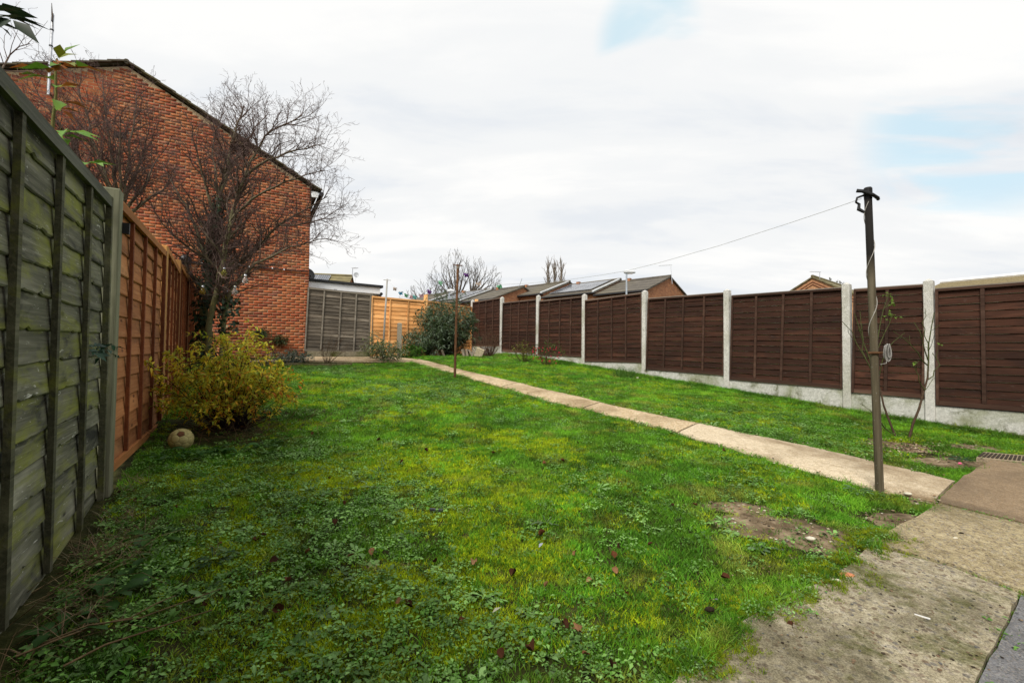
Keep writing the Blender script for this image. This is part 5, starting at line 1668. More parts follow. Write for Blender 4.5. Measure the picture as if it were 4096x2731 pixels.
GB = gnd(1530, 1436); dG = GB.y + .4
GB = at(1530, 1432, dG); GB.z = gz(GB.x, GB.y); GT = at(1549, 1116, dG)
gpole = thing('grey_line_pole', tuple(GB), 'thin pale grey pole with crossbar before the pale orange fence', 'pole')
b = MB(); b.tube([GB - Vector((0, 0, .1)), GB.lerp(GT, .5), GT], [.026, .0235, .020], 12); b.build('shaft', M_GPOLE, gpole, True)
c = GT - Vector((0, 0, .03)); b = MB(); b.tube([c + Vector((-.10, .02, .01)), c + Vector((.10, -.02, -.008))], .008, 6); b.build('crossbar', M_GPOLE, gpole)

LA = (PTOP.x, PTOP.y); LB = (RT.x, RT.y)
wp = [(3446, 795), (3300, 845), (3150, 895), (3000, 943), (2873, 984), (2773, 1012), (2640, 1050), (2508, 1083), (2400, 1101), (2250, 1122), (2100, 1134), (2005, 1138), (1930, 1126), (1870, 1093), (1838, 1066)]
LP_ = [on_plane(px, py, LA, LB) for px, py in wp]
# smooth
b = MB(); b.tube(LP_, .0022, 5)
line = solo(b, 'washing_line', M_WIRE, 'thin washing line wire sagging from wooden pole to rusty pole', 'wire', base=LP_[0])
GA = (GT.x, GT.y)
wp2 = [(1549, 1121), (1580, 1150), (1603, 1167), (1625, 1176), (1647, 1182), (1660, 1183), (1686, 1177), (1717, 1161), (1762, 1125), (1800, 1088), (1829, 1066)]
LP2 = [on_plane(px, py, GA, LB) for px, py in wp2]
b = MB(); b.tube(LP2, .0028, 5)
bl = solo(b, 'bunting_string', plain('white_string', (.6, .6, .58), .7, .3, .1, 50), 'thin sagging string of bunting between grey pole and rusty pole', 'string', base=LP2[0])
cols = {'blue': (.05, .19, .30), 'green': (.10, .30, .16), 'pink': (.34, .20, .22), 'violet': (.10, .03, .16), 'teal': (.10, .32, .30), 'tan': (.34, .27, .22), 'mint': (.16, .36, .22)}
MF = {k: leaf_mat('bunting_' + k, .3, .7) for k in cols}
FL = [(1580, 1150, 'tan', GA, 'tan bunting star nearest the grey pole'), (1603, 1167, 'blue', GA, 'blue bunting star second from the grey pole'), (1625, 1176, 'green', GA, 'green bunting star third from grey pole'),
      (1647, 1182, 'pink', GA, 'pink bunting star at lowest part of the string'), (1660, 1183, 'teal', GA, 'teal bunting star at lowest part of the string'), (1686, 1177, 'pink', GA, 'pale pink bunting star right of the lowest pair'), (1717, 1161, 'violet', GA, 'mauve bunting star above the corner bush'),
      (1763, 1125, 'mint', GA, 'mint green bunting star just left of rusty pole'), (1866, 1093, 'violet', LA, 'violet bunting star just right of rusty pole'), (1998, 1138, 'green', LA, 'green bunting star on washing line right of big tree'), (1915, 1128, 'tan', LA, 'small tan bunting star between violet and green ones')]
sr = np.random.default_rng(12)
for i, (px, py, cn, A_, lab_) in enumerate(FL):
    c = np.array(on_plane(px, py, A_, LB)); s_ = .055 * (c[1] / 10) ** .3
    P, D, N, Lf = [], [], [], []
    tilt = sr.uniform(-.5, .5)
    for q in range(5):
        a = q * 2 * math.pi / 5 + tilt + math.pi / 2
        P.append(c + [0, 0, -.5 * s_]); D.append([math.cos(a), sr.normal() * .35, math.sin(a)]); N.append([.1, -1, .2]); Lf.append(s_ * (1.25 if q else .5))
    V, F, C = leaf_arrays(P, D, N, Lf, np.array(Lf) * .75, [np.array(cols[cn]) * (1.3 if q % 2 else .8) for q in range(5)], .25, .1)
    o = npobj('bunting_star', V, F, MF[cn], None, C, base=tuple(c)); tag(o, lab_, 'bunting', 'bunting stars')

# hanging bulbs in the tree
def glass(name, tint):
    m = Mt(name, .08, .5)
    m.color(tint); m.b.inputs['Transmission Weight'].default_value = .85; m.b.inputs['IOR'].default_value = 1.2; return m.m
GLC, GLY = glass('clear_bulb_glass', (.92, .90, .86)), glass('yellow_bulb_glass', (.72, .68, .10))
GLA = glass('amber_bulb_glass', (.78, .55, .12))
for px, py, d, gm, lab_ in ((897, 1088, 7.45, GLY, 'yellow bulb hanging highest in the bare tree'), (981, 1116, 7.6, GLC, 'clear bulb hanging rightmost in the bare tree'), (939, 1161, 7.6, GLC, 'clear bulb hanging beside the slim right stem'),
                            (811, 1161, 7.5, GLA, 'amber bulb hanging leftmost before the ivy trunk'), (905, 1180, 7.9, GLY, 'lowest yellow green bulb behind the tree stems')):
    c = at(px, py, d)
    t = thing('hanging_bulb', tuple(c - Vector((0, 0, .075))), lab_, 'light bulb', 'hanging bulbs')
    b = MB(); b.lathe(c - Vector((0, 0, .075)), [(.008, 0), (.03, .008), (.043, .03), (.045, .05), (.036, .075), (.022, .10), (.02, .115)], 16); b.build('glass', gm, t, True)
    b = MB(); b.lathe(c + Vector((0, 0, .038)), [(.022, 0), (.024, .012), (.022, .035), (.012, .042)], 12); b.build('socket', M_STEEL, t, True)
    b = MB(); b.tube([c + Vector((0, 0, .078)), c + Vector((.005, 0, .11)), c + Vector((0, .01, .145))], .003, 5); b.build('hook', M_DKMET, t)
    b = MB(); b.tube([c + Vector((-.008, 0, .03)), c + Vector((-.01, 0, -.01)), c + Vector((.01, 0, -.01)), c + Vector((.008, 0, .03))], .002, 4); b.build('filament', M_DKMET, t)

# ------------------------------------------------------------------ old football
bc = at(725, 1748, 3.85)
r_ = .091
bc.z = gz(bc.x, bc.y) + r_ * .88
ball = thing('football', (bc.x, bc.y, bc.z - r_), 'old dirty cream football with a torn hole beside yellow shrub', 'ball')
ph = (1 + 5 ** .5) / 2
ico = [Vector(v).normalized() for v in [(-1, ph, 0), (1, ph, 0), (-1, -ph, 0), (1, -ph, 0), (0, -1, ph), (0, 1, ph), (0, -1, -ph), (0, 1, -ph), (ph, 0, -1), (ph, 0, 1), (-ph, 0, -1), (-ph, 0, 1)]]
icf = [(0, 11, 5), (0, 5, 1), (0, 1, 7), (0, 7, 10), (0, 10, 11), (1, 5, 9), (5, 11, 4), (11, 10, 2), (10, 7, 6), (7, 1, 8), (3, 9, 4), (3, 4, 2), (3, 2, 6), (3, 6, 8), (3, 8, 9), (4, 9, 5), (2, 4, 11), (6, 2, 10), (8, 6, 7), (9, 8, 1)]
Rb = Matrix.Rotation(.4, 3, 'X') @ Matrix.Rotation(.9, 3, 'Z')
def ball_mat(name, c):
    m = Mt(name, .7, .3)
    n = m.noise(m.pos(), 22, 5, .65); n2 = m.noise(m.pos(), 6, 3, .5)
    cc = m.ramp(n, [(.3, tuple(x * .55 for x in c)), (.5, c), (.8, tuple(x * 1.12 for x in c))])
    m.color(m.mix(m.ramp(n2, [(.5, 0.0), (.75, .5)]), cc, (.13, .10, .03))); return m.m
M_BALL = ball_mat('dirty_cream_leather', (.43, .37, .15)); M_TORN = plain('torn_inner', (.13, .055, .025), .9, .2, .4, 40); M_SEAM = plain('ball_seam', (.10, .08, .035), .9, .1, .2, 40)
def panel(dirs, name, m, r=r_):
    """a spherical polygon with a shrunken rim so the seam shows"""
    cen = sum(dirs, Vector()).normalized()
    b = MB(); rings = 4
    b.v.append(tuple(bc + cen * r))
    n = len(dirs)
    ring_pts = []
    for q in range(1, rings + 1):
        u = q / rings * .975
        row = []
        for k in range(n):
            for w in range(3):
                d = dirs[k].lerp(dirs[(k + 1) % n], w / 3)
                v = (cen * (1 - u) + d * u).normalized()
                rr = r if q < rings else r - .0025
                row.append(len(b.v)); b.v.append(tuple(bc + v * rr))
        ring_pts.append(row)
    r0 = ring_pts[0]; L = len(r0)
    for k in range(L): b.f.append((0, r0[k], r0[(k + 1) % L]))
    for ra, rb2 in zip(ring_pts, ring_pts[1:]):
        for k in range(L): b.f.append((ra[k], rb2[k], rb2[(k + 1) % L], ra[(k + 1) % L]))
    return b.build(name, m, ball, True)
core = MB()
prof = [(math.sin(a) * (r_ - .004), -math.cos(a) * (r_ - .004)) for a in np.linspace(.02, math.pi - .02, 15)]
core.lathe(bc, prof, 24); core.build('bladder', M_SEAM, ball, True)
vs = [Rb @ v for v in ico]
nbr = {i: set() for i in range(12)}
for f in icf:
    for i in f: nbr[i] |= set(f) - {i}
for f in icf:
    a_, b_, c_ = (vs[i] for i in f)
    hexa = []
    for p, q in ((a_, b_), (b_, c_), (c_, a_)):
        hexa += [p.lerp(q, 1 / 3).normalized(), p.lerp(q, 2 / 3).normalized()]
    panel(hexa, 'leather_panel', M_BALL)
toc = (Vector((0, 0, EYE)) - bc).normalized()
torn = max(range(12), key=lambda i: vs[i].dot((toc + Vector((-.25, 0, .35))).normalized()))
for i in range(12):
    ns_ = list(nbr[i]); u0 = vs[i].orthogonal().normalized(); v0 = vs[i].cross(u0)
    ns_.sort(key=lambda j: math.atan2(vs[j].dot(v0), vs[j].dot(u0)))
    panel([vs[i].lerp(vs[j], 1 / 3).normalized() for j in ns_], 'torn_hole' if i == torn else 'leather_panel', M_TORN if i == torn else M_BALL, r_ - .0028 if i == torn else r_)

# ------------------------------------------------------------------ stub post, edging stones, litter
SBp = gnd(1596, 1432); ds = SBp.y + .2
SBp = at(1596, 1432, ds); SBp.z = gz(SBp.x, SBp.y)
st_ = at(1593, 1302, ds)
b = MB(); b.box((SBp.x, SBp.y, (SBp.z + st_.z) / 2), (.10, .10, st_.z - SBp.z + .1), .5); b.box((SBp.x, SBp.y, st_.z + .06), (.096, .096, .02), .5, taper=.7)
so = solo(b, 'concrete_stub', plain('speckled_concrete', (.34, .30, .23), .95, .2, .5, 90), 'short speckled concrete stub post before pale orange fence', 'post', base=SBp)
M_STONE = concrete('edge_stone', (.14, .11, .08), (.26, .22, .16), (.38, .33, .26), .4, 40, (.10, .09, .05), .6)
er = np.random.default_rng(15)
STL = ['leftmost leaning edging stone, left of the rusty pole under the bush', 'second leaning edging stone from the left under the bush', 'leaning edging stone just left of the rusty pole under the bush', 'first leaning edging stone right of the rusty pole', 'second leaning edging stone right of the rusty pole', 'third leaning edging stone right of the rusty pole', 'leaning edging stone touching the pale broken slab']
for i, px in enumerate((1735, 1755, 1776, 1858, 1872, 1886, 1899)):
    p = gnd(px, 1424)
    p = Vector((p.x, p.y - .15, gz(p.x, p.y - .15)))
    b = MB(); m3 = Matrix.Rotation(er.normal() * .2, 3, 'Z') @ Matrix.Rotation(-.45 + er.normal() * .12, 3, 'Y')
    b.box(p + Vector((0, 0, .08)), (.07, .16, .26), rot=m3, taper=.8)
    solo(b, 'edging_stone', M_STONE, STL[i], 'stone', 'leaning stones before the corner bush', base=p)
p = gnd(1918, 1428); b = MB(); b.box(p + Vector((0, -.1, .12)), (.22, .08, .26), rot=Matrix.Rotation(.4, 3, 'Y') @ Matrix.Rotation(.3, 3, 'X'))
solo(b, 'broken_slab', plain('cream_slab', (.52, .44, .30), .9, .2, .2, 20), 'pale broken slab leaning beside the bare brown stems', 'slab', base=p)
def pebble(p, s, m, seed, sq=.55):
    r = np.random.default_rng(seed); b = MB()
    prof = []
    for a in np.linspace(.1, math.pi - .1, 6): prof.append((math.sin(a), -math.cos(a) * sq))
    b.lathe((0, 0, 0), prof, 9)
    b.v = [tuple(Vector(p) + Vector((v[0] * s[0] * (1 + r.normal() * .08), v[1] * s[1] * (1 + r.normal() * .08), (v[2] + sq * .5) * s[2]))) for v in b.v]
    return b
M_BRK = plain('brick_shard', (.50, .20, .10), .9, .2, .3, 40); M_PALE = plain('pale_stone', (.62, .58, .46), .85, .2, .25, 40); M_DARKST = plain('dark_clod', (.03, .022, .014), .95, .1, .4, 50)
for i, (px, py, sx, sy, m, lab_) in enumerate(((3385, 2328, .042, .022, M_BRK, 'broken orange brick shard lying on mossy patio edge'), (3285, 2360, .02, .014, M_BRK, 'small pinkish stone at the patio edge by grass'), (3340, 2352, .028, .012, M_PALE, 'flat white stone chip on the mossy patio edge'), (3183, 2405, .022, .016, M_PALE, 'cream pebble on the lawn and patio edge'),
                                              (3243, 2178, .028, .018, M_PALE, 'white flint lying in grass below the bare patch'), (3632, 1993, .03, .018, M_PALE, 'cream stone on soil beside wooden pole foot'), (3962, 1993, .02, .014, M_DARKST, 'dark clod lying on the brown patio slab'), (4080, 1955, .05, .012, M_DARKST, 'long dark scrap on brown slab at right edge'),
                                              (3822, 2178, .016, .008, M_PALE, 'white chip on the worn slab'), (3844, 2158, .02, .009, M_DARKST, 'dark scrap on the worn slab'), (2550, 1517, .03, .02, M_PALE, 'white scrap in grass before the brown fence'), (2838, 2470, .02, .01, M_DARKST, 'grey brown flake in grass near patio'), (3840, 1868, .018, .012, plain('pink_petal', (.7, .12, .25), .6, .3, .1, 20), 'pink petal on the soil near drain block'))):
    p = gnd(px, py, .03)
    solo(pebble(p, (sx, sy, .02), m, i), 'stone' if m is not M_DARKST else 'scrap', m, lab_, 'stone' if m is not M_DARKST else 'scrap', base=p, smooth=True)
p = gnd(3690, 2505, .042)
b = MB(); b.box(p, (.05, .007, .004), -.75); solo(b, 'white_splinter', plain('white_paint_chip', (.7, .69, .66), .7, .3, .08, 20), 'white splinter lying on the pebbly concrete slab', 'scrap', base=p)
p = gnd(1745, 2058, .03)
b = MB(); b.box(p, (.085, .02, .012), -.25); solo(b, 'black_strip', plain('black_scrap', (.03, .032, .036), .5, .4, .3, 40), 'small black strip lying on yellow moss in mid lawn', 'scrap', base=p)

# ------------------------------------------------------------------ lawn: grass, moss and weeds as instanced tufts
def grass_mat(name, tr=.4, var=.35, rough=.6):
    m = Mt(name, rough, .2)
    t = m.attr('tint', 'INSTANCER')
    c = m.mix(1.0, t, m.attr('col'), 'MULTIPLY')
    hv = m.n('ShaderNodeHueSaturation'); m.put(hv.inputs['Value'], m.math('MULTIPLY_ADD', m.rnd(), var * 2, 1 - var)); m.put(hv.inputs['Color'], c)
    m.leafy(hv.outputs[0], tr); return m.m
M_GRASS = grass_mat('grass_blade', .28, .4)
M_WEED = grass_mat('weed_leaf', .18, .45, .42)
src = bpy.data.collections.new('lawn_sources')
def src_mesh(name, V, F, C, m):
    me = npmesh(name, V, F, C); me.materials.append(m)
    o = bpy.data.objects.new(name, me); src.objects.link(o)
def blades(seed, n, h, w, spread, lean, curl):
    r = np.random.default_rng(seed); VV, FF, CC = [], [], []
    for k in range(n):
        a = r.uniform(0, 6.28); q = math.sqrt(r.random()) * spread
        p = np.array([math.cos(a) * q, math.sin(a) * q, -.006])
        hd = r.uniform(0, 6.28); L = h * r.uniform(.55, 1.25); ln = abs(r.normal(lean, .25)); d = np.array([math.cos(hd) * ln, math.sin(hd) * ln, 1.0]); d /= np.linalg.norm(d)
        f = r.uniform(0, 6.28); s = np.array([math.cos(f), math.sin(f), 0]) * w * r.uniform(.7, 1.2) / 2
        k0 = len(VV); c = np.array([1, 1, 1]) * r.uniform(.75, 1.25); c[0] *= r.uniform(.85, 1.25)
        cur = p.copy()
        for i, u in enumerate((0, .5, 1.0)):
            wd = (1.0, .8, .0)[i]
            if i: cur = cur + d * L / 2; d = d + np.array([math.cos(hd), math.sin(hd), -.4]) * curl * r.uniform(.5, 1.4); d /= np.linalg.norm(d)
            if i < 2: VV += [cur - s * wd, cur + s * wd]; CC += [c, c]
            else: VV.append(cur); CC.append(c * 1.1)
        FF += [(k0, k0 + 1, k0 + 3), (k0, k0 + 3, k0 + 2), (k0 + 2, k0 + 3, k0 + 4)]
    return np.array(VV), np.array(FF), np.array(CC)
def rosette(seed, n, L, W, toothed, rise):
    r = np.random.default_rng(seed); VV, FF, CC = [], [], []
    for k in range(n):
        a = 2 * math.pi * k / n + r.normal() * .3; l = L * r.uniform(.6, 1.2); e0 = r.uniform(.15, .7) * rise
        d = np.array([math.cos(a), math.sin(a), 0]); s = np.array([-math.sin(a), math.cos(a), 0]); c = np.array([1, 1, 1]) * r.uniform(.7, 1.3)
        us = np.linspace(0, 1, 8)
        wd = np.array([.12, .2, .35, .55, .8, 1, .75, 0.02]) if toothed else np.array([.10, .12, .35, .8, 1, .95, .65, .02])
        if toothed: wd = wd * np.array([1, .6, 1.2, .65, 1.15, .7, 1.1, 1])
        tw = r.normal() * .25
        for i, u in enumerate(us):
            z = l * (e0 * u - .55 * e0 * u * u * 1.3) + .004
            p = d * l * u * (1 - .12 * e0) + np.array([0, 0, z])
            sv = (s + np.array([0, 0, tw])) * W * wd[i] / 2 * r.uniform(.85, 1.15)
            VV += [p - sv + [0, 0, abs(W * wd[i]) * .12], p, p + sv + [0, 0, abs(W * wd[i]) * .12]]; CC += [c, c * 1.12, c]
            if i:
                b0 = len(VV) - 6
                FF += [(b0, b0 + 1, b0 + 4), (b0, b0 + 4, b0 + 3), (b0 + 1, b0 + 2, b0 + 5), (b0 + 1, b0 + 5, b0 + 4)]
    return np.array(VV), np.array(FF), np.array(CC)
def clover(seed, n, spread, h, sz):
    r = np.random.default_rng(seed); P, D, N, L, C = [], [], [], [], []
    for k in range(n):
        a = r.uniform(0, 6.28); q = math.sqrt(r.random()) * spread; z = r.uniform(.3, 1) * h
        hd = r.uniform(0, 6.28)
        P.append([math.cos(a) * q, math.sin(a) * q, z]); D.append([math.cos(hd), math.sin(hd), r.normal() * .25]); N.append([r.normal() * .3, r.normal() * .3, 1]); L.append(sz * r.uniform(.6, 1.3)); C.append(np.array([1, 1, 1]) * r.uniform(.7, 1.3))
    return leaf_arrays(P, D, N, L, np.array(L) * .62, C, .15, .1)
IDX = {}
k = 0
def add_src(kind, *a):
    global k
    src_mesh('s%02d' % k, *a); IDX.setdefault(kind, []).append(k); k += 1
for s in range(4): add_src('grass', *blades(100 + s, 24, .040, .0045, .05, .6, .4), M_GRASS)
for s in range(3): add_src('long', *blades(120 + s, 22, .075, .0046, .05, .55, .45), M_GRASS)
for s in range(3): add_src('moss', *blades(140 + s, 70, .021, .0034, .045, .6, .2), M_GRASS)
for s in range(3): add_src('dand', *rosette(160 + s, 9, .075, .020, True, .8), M_WEED)
for s in range(3): add_src('oval', *rosette(170 + s, 8, .045, .017, False, 1.0), M_WEED)
for s in range(3): add_src('clover', *clover(180 + s, 24, .055, .035, .016), M_WEED)
for s in range(2): add_src('straw', *blades(190 + s, 26, .15, .003, .07, 1.3, .5), M_GRASS)
lr = np.random.default_rng(77)
def cand(n, a0, a1, b0=-.75, b1=8.25):
    a = lr.uniform(a0, a1, n); b = lr.uniform(b0, b1, n)
    return -SA * a + CA * b, CA * a + SA * b, a, b
def project(x, y, z):
    P = np.stack([x, y, z - EYE], 1) @ np.array(CAMROT)
    return 2048 + 1820.4 * P[:, 0] / -P[:, 2], 1365.5 - 1820.4 * P[:, 1] / -P[:, 2], -P[:, 2]
PTS = dict(p=[], r=[], s=[], i=[], t=[])
pathd = None
def edge_dist(x, y, poly):
    d = np.full(x.shape, 9.0)
    for i in range(len(poly)):
        p, q = poly[i], poly[(i + 1) % len(poly)]
        e = q - p; L2 = max(1e-9, (e ** 2).sum())
        t = np.clip(((x - p[0]) * e[0] + (y - p[1]) * e[1]) / L2, 0, 1)
        d = np.minimum(d, np.hypot(x - p[0] - t * e[0], y - p[1] - t * e[1]))
    return d
def scatter(kind, n, a0, a1, dens, size, tint, b0=-.75, b1=8.25, keep_edge=.02, tilt=.15):
    x, y, a, b = cand(n, a0, a1, b0, b1)
    z = g(x, y)
    dep = y
    ok = (dep > .6) & (dep < 16) & (np.abs(x / np.maximum(dep, .1)) < 1.55)
    ok &= b > (-.62 + .053 * a + .05)
    lim = np.where(b < 4.6, 10.25, 12.4)
    ok &= a < lim + (fbm(x * 2, y * 2, 61) - .5) * .2
    x, y, z, a, b = (q[ok] for q in (x, y, z, a, b))
    for pl in POLYS:
        ins = inpoly(x, y, pl)
        near_ = ins & (edge_dist(x, y, pl) < keep_edge + .05 * fbm(x * 6, y * 6, 15)) if keep_edge else np.zeros_like(ins)
        k_ = ~ins | near_
        x, y, z, a, b = (q[k_] for q in (x, y, z, a, b))
    w = dens(x, y, a, b)
    k_ = lr.random(len(x)) < w
    x, y, z, a, b = (q[k_] for q in (x, y, z, a, b))
    n = len(x)
    PTS['p'].append(np.stack([x, y, z], 1))
    PTS['r'].append(np.stack([lr.normal(0, tilt, n), lr.normal(0, tilt, n), lr.uniform(0, 6.28, n)], 1))
    PTS['s'].append(size(x, y) * lr.uniform(.75, 1.3, n))
    PTS['i'].append(np.array(IDX[kind])[lr.integers(len(IDX[kind]), size=n)])
    PTS['t'].append(tint(x, y))
    return n
wc = [(gnd(700, 2100), 1.0), (gnd(300, 2500), 1.3), (gnd(1500, 1980), .55), (gnd(1250, 2030), .6), (gnd(900, 2450), .8), (gnd(1150, 1830), .5), (gnd(3000, 1690), 1.2), (gnd(1700, 2550), .5), (gnd(2250, 2600), .45), (gnd(1650, 1560), 1.0), (gnd(1300, 1480), .8)]
def weedness(x, y):
    s = np.zeros(x.shape)
    for c, r in wc: s = np.maximum(s, np.clip(1.25 - np.hypot(x - c.x, y - c.y) / r, 0, 1))
    return np.clip(s * 1.1 + (fbm(x * 1.7, y * 1.7, 31) - .5) * 1.3, 0, 1)
mc = [(gnd(1950, 1980), .5), (gnd(1350, 1880), .55), (gnd(2100, 1780), .5), (gnd(1800, 2080), .35), (gnd(950, 2170), .3), (gnd(1650, 2330), .3), (gnd(1200, 2640), .35), (gnd(2000, 2180), .4), (gnd(1900, 2480), .2), (gnd(1750, 1850), .6)]
def mossness(x, y):
    s = np.zeros(x.shape)
    for c, r in mc: s = np.maximum(s, np.clip(1.2 - np.hypot(x - c.x, y - c.y) / r, 0, 1))
    return np.clip(s * .95 + (fbm(x * 2.1, y * 2.1, 41) - .5) * 1.7 + .1, 0, 1)
def gtint(x, y):
    t = fbm(x * 1.4, y * 1.4, 51)[:, None]; t2 = fbm(x * 5, y * 5, 52)[:, None]
    A = np.array([.055, .19, .012]); B = np.array([.155, .345, .02]); C_ = np.array([.24, .27, .045])
    c = A * (1 - t) + B * t
    k_ = np.clip((t2 - .58) * 4, 0, .7)
    c = c * (1 - k_) + C_ * k_
    k2 = (.5 + 1.0 * vn(x * 9, y * 9, 57)[:, None]) * (.7 + .6 * vn(x * 3.3, y * 3.3, 58)[:, None])
    far = np.clip((y - 4) / 6, 0, 1)[:, None]
    return c * k2 * (1 + .15 * far)
def wtint(x, y):
    n = len(x); t = lr.random(n)[:, None]
    return np.array([.07, .17, .022]) * (1 - t) + np.array([.20, .33, .11]) * t
def mtint(x, y):
    n = len(x); t = lr.random(n)[:, None]
    return np.array([.25, .40, .010]) * (1 - t) + np.array([.44, .56, .014]) * t
gs_ = lambda x, y: np.clip(.75 + y * .055, .8, 1.35)
gd = lambda x, y, a, b: np.clip(1.15 - soilness(x, y) * 1.25 - mossness(x, y) * .85 - weedness(x, y) * .6 + (fbm(x * 6, y * 6, 19) - .5) * 1.0, .03, 1)
n_g = scatter('grass', 50000, .2, 5.0, gd, gs_, gtint)
n_g += scatter('grass', 30000, 5.0, 12.6, gd, gs_, gtint)
n_g += scatter('long', 6000, .2, 12.6, lambda x, y, a, b: np.clip((fbm(x * 1.1, y * 1.1, 71) - .42) * 2.4, 0, 1) * (1 - soilness(x, y)) * (1 - .8 * mossness(x, y)), lambda x, y: np.clip(.7 + y * .02, .7, 1.0), lambda x, y: gtint(x, y) * np.array([.8, .95, .9]))
n_m = scatter('moss', 95000, .2, 9.0, lambda x, y, a, b: np.clip(mossness(x, y) * 1.3, 0, 1) * (1 - soilness(x, y)), lambda x, y: np.clip(.8 + y * .06, .8, 1.5), mtint, keep_edge=.06)
n_w = scatter('dand', 6500, .0, 12.4, lambda x, y, a, b: weedness(x, y) * (1 - soilness(x, y) * .7), lambda x, y: lr.uniform(.3, 1.0, len(x)), wtint, tilt=.2)
n_w += scatter('oval', 15000, .0, 12.4, lambda x, y, a, b: weedness(x, y) * (1 - soilness(x, y) * .7), lambda x, y: lr.uniform(.3, 1.0, len(x)), wtint, tilt=.3)
n_w += scatter('clover', 30000, .0, 12.4, lambda x, y, a, b: np.clip(weedness(x, y) * 1.1 + .16, 0, 1) * (1 - soilness(x, y) * .6), lambda x, y: lr.uniform(.6, 1.2, len(x)), lambda x, y: wtint(x, y) * np.array([1, 1.1, .8]))
# growth creeping over the path and patio edges
for pl in POLYS[:4]:
    n = 2600
    i_ = lr.integers(len(pl), size=n); u_ = lr.random(n)[:, None]
    q_ = pl[i_] * (1 - u_) + pl[(i_ + 1) % len(pl)] * u_ + lr.normal(0, .035, (n, 2))
    x_, y_ = q_[:, 0], q_[:, 1]
    ok_ = np.ones(n, bool)
    for p2_ in POLYS[:6]:
        ins_ = inpoly(x_, y_, p2_); ok_ &= ~(ins_ & (edge_dist(x_, y_, p2_) > .05))
    for p3_ in POLYS[:6]:
        if p3_ is not pl: ok_ &= edge_dist(x_, y_, p3_) > .13
    ok_ &= (fbm(x_ * 3, y_ * 3, 88) > .40) & (y_ > .7) & (soilness(x_, y_) < .6)
    x_, y_ = x_[ok_], y_[ok_]; n = len(x_)
    PTS['p'].append(np.stack([x_, y_, g(x_, y_)], 1)); PTS['r'].append(np.stack([lr.normal(0, .35, n), lr.normal(0, .35, n), lr.uniform(0, 6.28, n)], 1))
    PTS['s'].append(lr.uniform(.6, 1.15, n)); PTS['i'].append(np.array(IDX['grass'] + IDX['long'][:1])[lr.integers(5, size=n)]); PTS['t'].append(gtint(x_, y_))
# moss and tufts on the lawn side of the concrete
ep = np.array([(p.x, p.y) for p in [gnd(*q) for q in [(3560, 2165), (3460, 2216), (3400, 2290), (3276, 2364), (3127, 2422), (2931, 2545), (2819, 2634), (2740, 2720)]]])
for kind, n, sd_, tf, sc_ in (('moss', 1100, .06, mtint, (.4, .8)), ('long', 200, .025, gtint, (.5, .9)), ('clover', 80, .04, wtint, (.5, .9))):
    i_ = lr.integers(len(ep) - 1, size=n); u_ = lr.random(n)[:, None]
    q_ = ep[i_] * (1 - u_) + ep[i_ + 1] * u_ + lr.normal(0, sd_, (n, 2))
    ok_ = fbm(q_[:, 0] * 4.5, q_[:, 1] * 4.5, 97) > .5
    x_, y_ = q_[ok_, 0], q_[ok_, 1]; n = len(x_)
    z_ = np.maximum(g(x_, y_), g0(x_, y_) + .034)
    PTS['p'].append(np.stack([x_, y_, z_], 1)); PTS['r'].append(np.stack([lr.normal(0, .3, n), lr.normal(0, .3, n), lr.uniform(0, 6.28, n)], 1))
    PTS['s'].append(lr.uniform(*sc_, n)); PTS['i'].append(np.array(IDX[kind])[lr.integers(len(IDX[kind]), size=n)]); PTS['t'].append(tf(x_, y_) * (.55 if kind == 'moss' else 1))
# edge growth along fences
scatter('long', 3000, .2, 12.2, lambda x, y, a, b: np.where(b > 7.95, .9, 0.0), lambda x, y: lr.uniform(.7, 1.3, len(x)), lambda x, y: gtint(x, y) * .85, b0=7.9, b1=8.24)
def straw_t(x, y):
    t = lr.random(len(x))[:, None]; return np.array([.16, .11, .06]) * (1 - t) + np.array([.34, .27, .16]) * t
scatter('straw', 420, .3, 4.0, lambda x, y, a, b: np.clip(1 - (b - (-.62 + .053 * a)) * 3.2, 0, 1) * (fbm(a * 1.5, b * 0 + 3, 66) > .42), lambda x, y: lr.uniform(.6, 1.2, len(x)), straw_t, b0=-.7, b1=-.1)
scatter('straw', 9000, .3, 11.0, lambda x, y, a, b: soilness(x, y) * .25 + np.clip((fbm(x * 2.3, y * 2.3, 93) - .5) * 2, 0, .5), lambda x, y: lr.uniform(.22, .45, len(x)), straw_t)
Pp = np.concatenate(PTS['p']); Rr = np.concatenate(PTS['r']); Ss = np.concatenate(PTS['s']); Ii = np.concatenate(PTS['i']); Tt = np.concatenate(PTS['t'])
print('tufts', len(Pp), n_g, n_m, n_w)
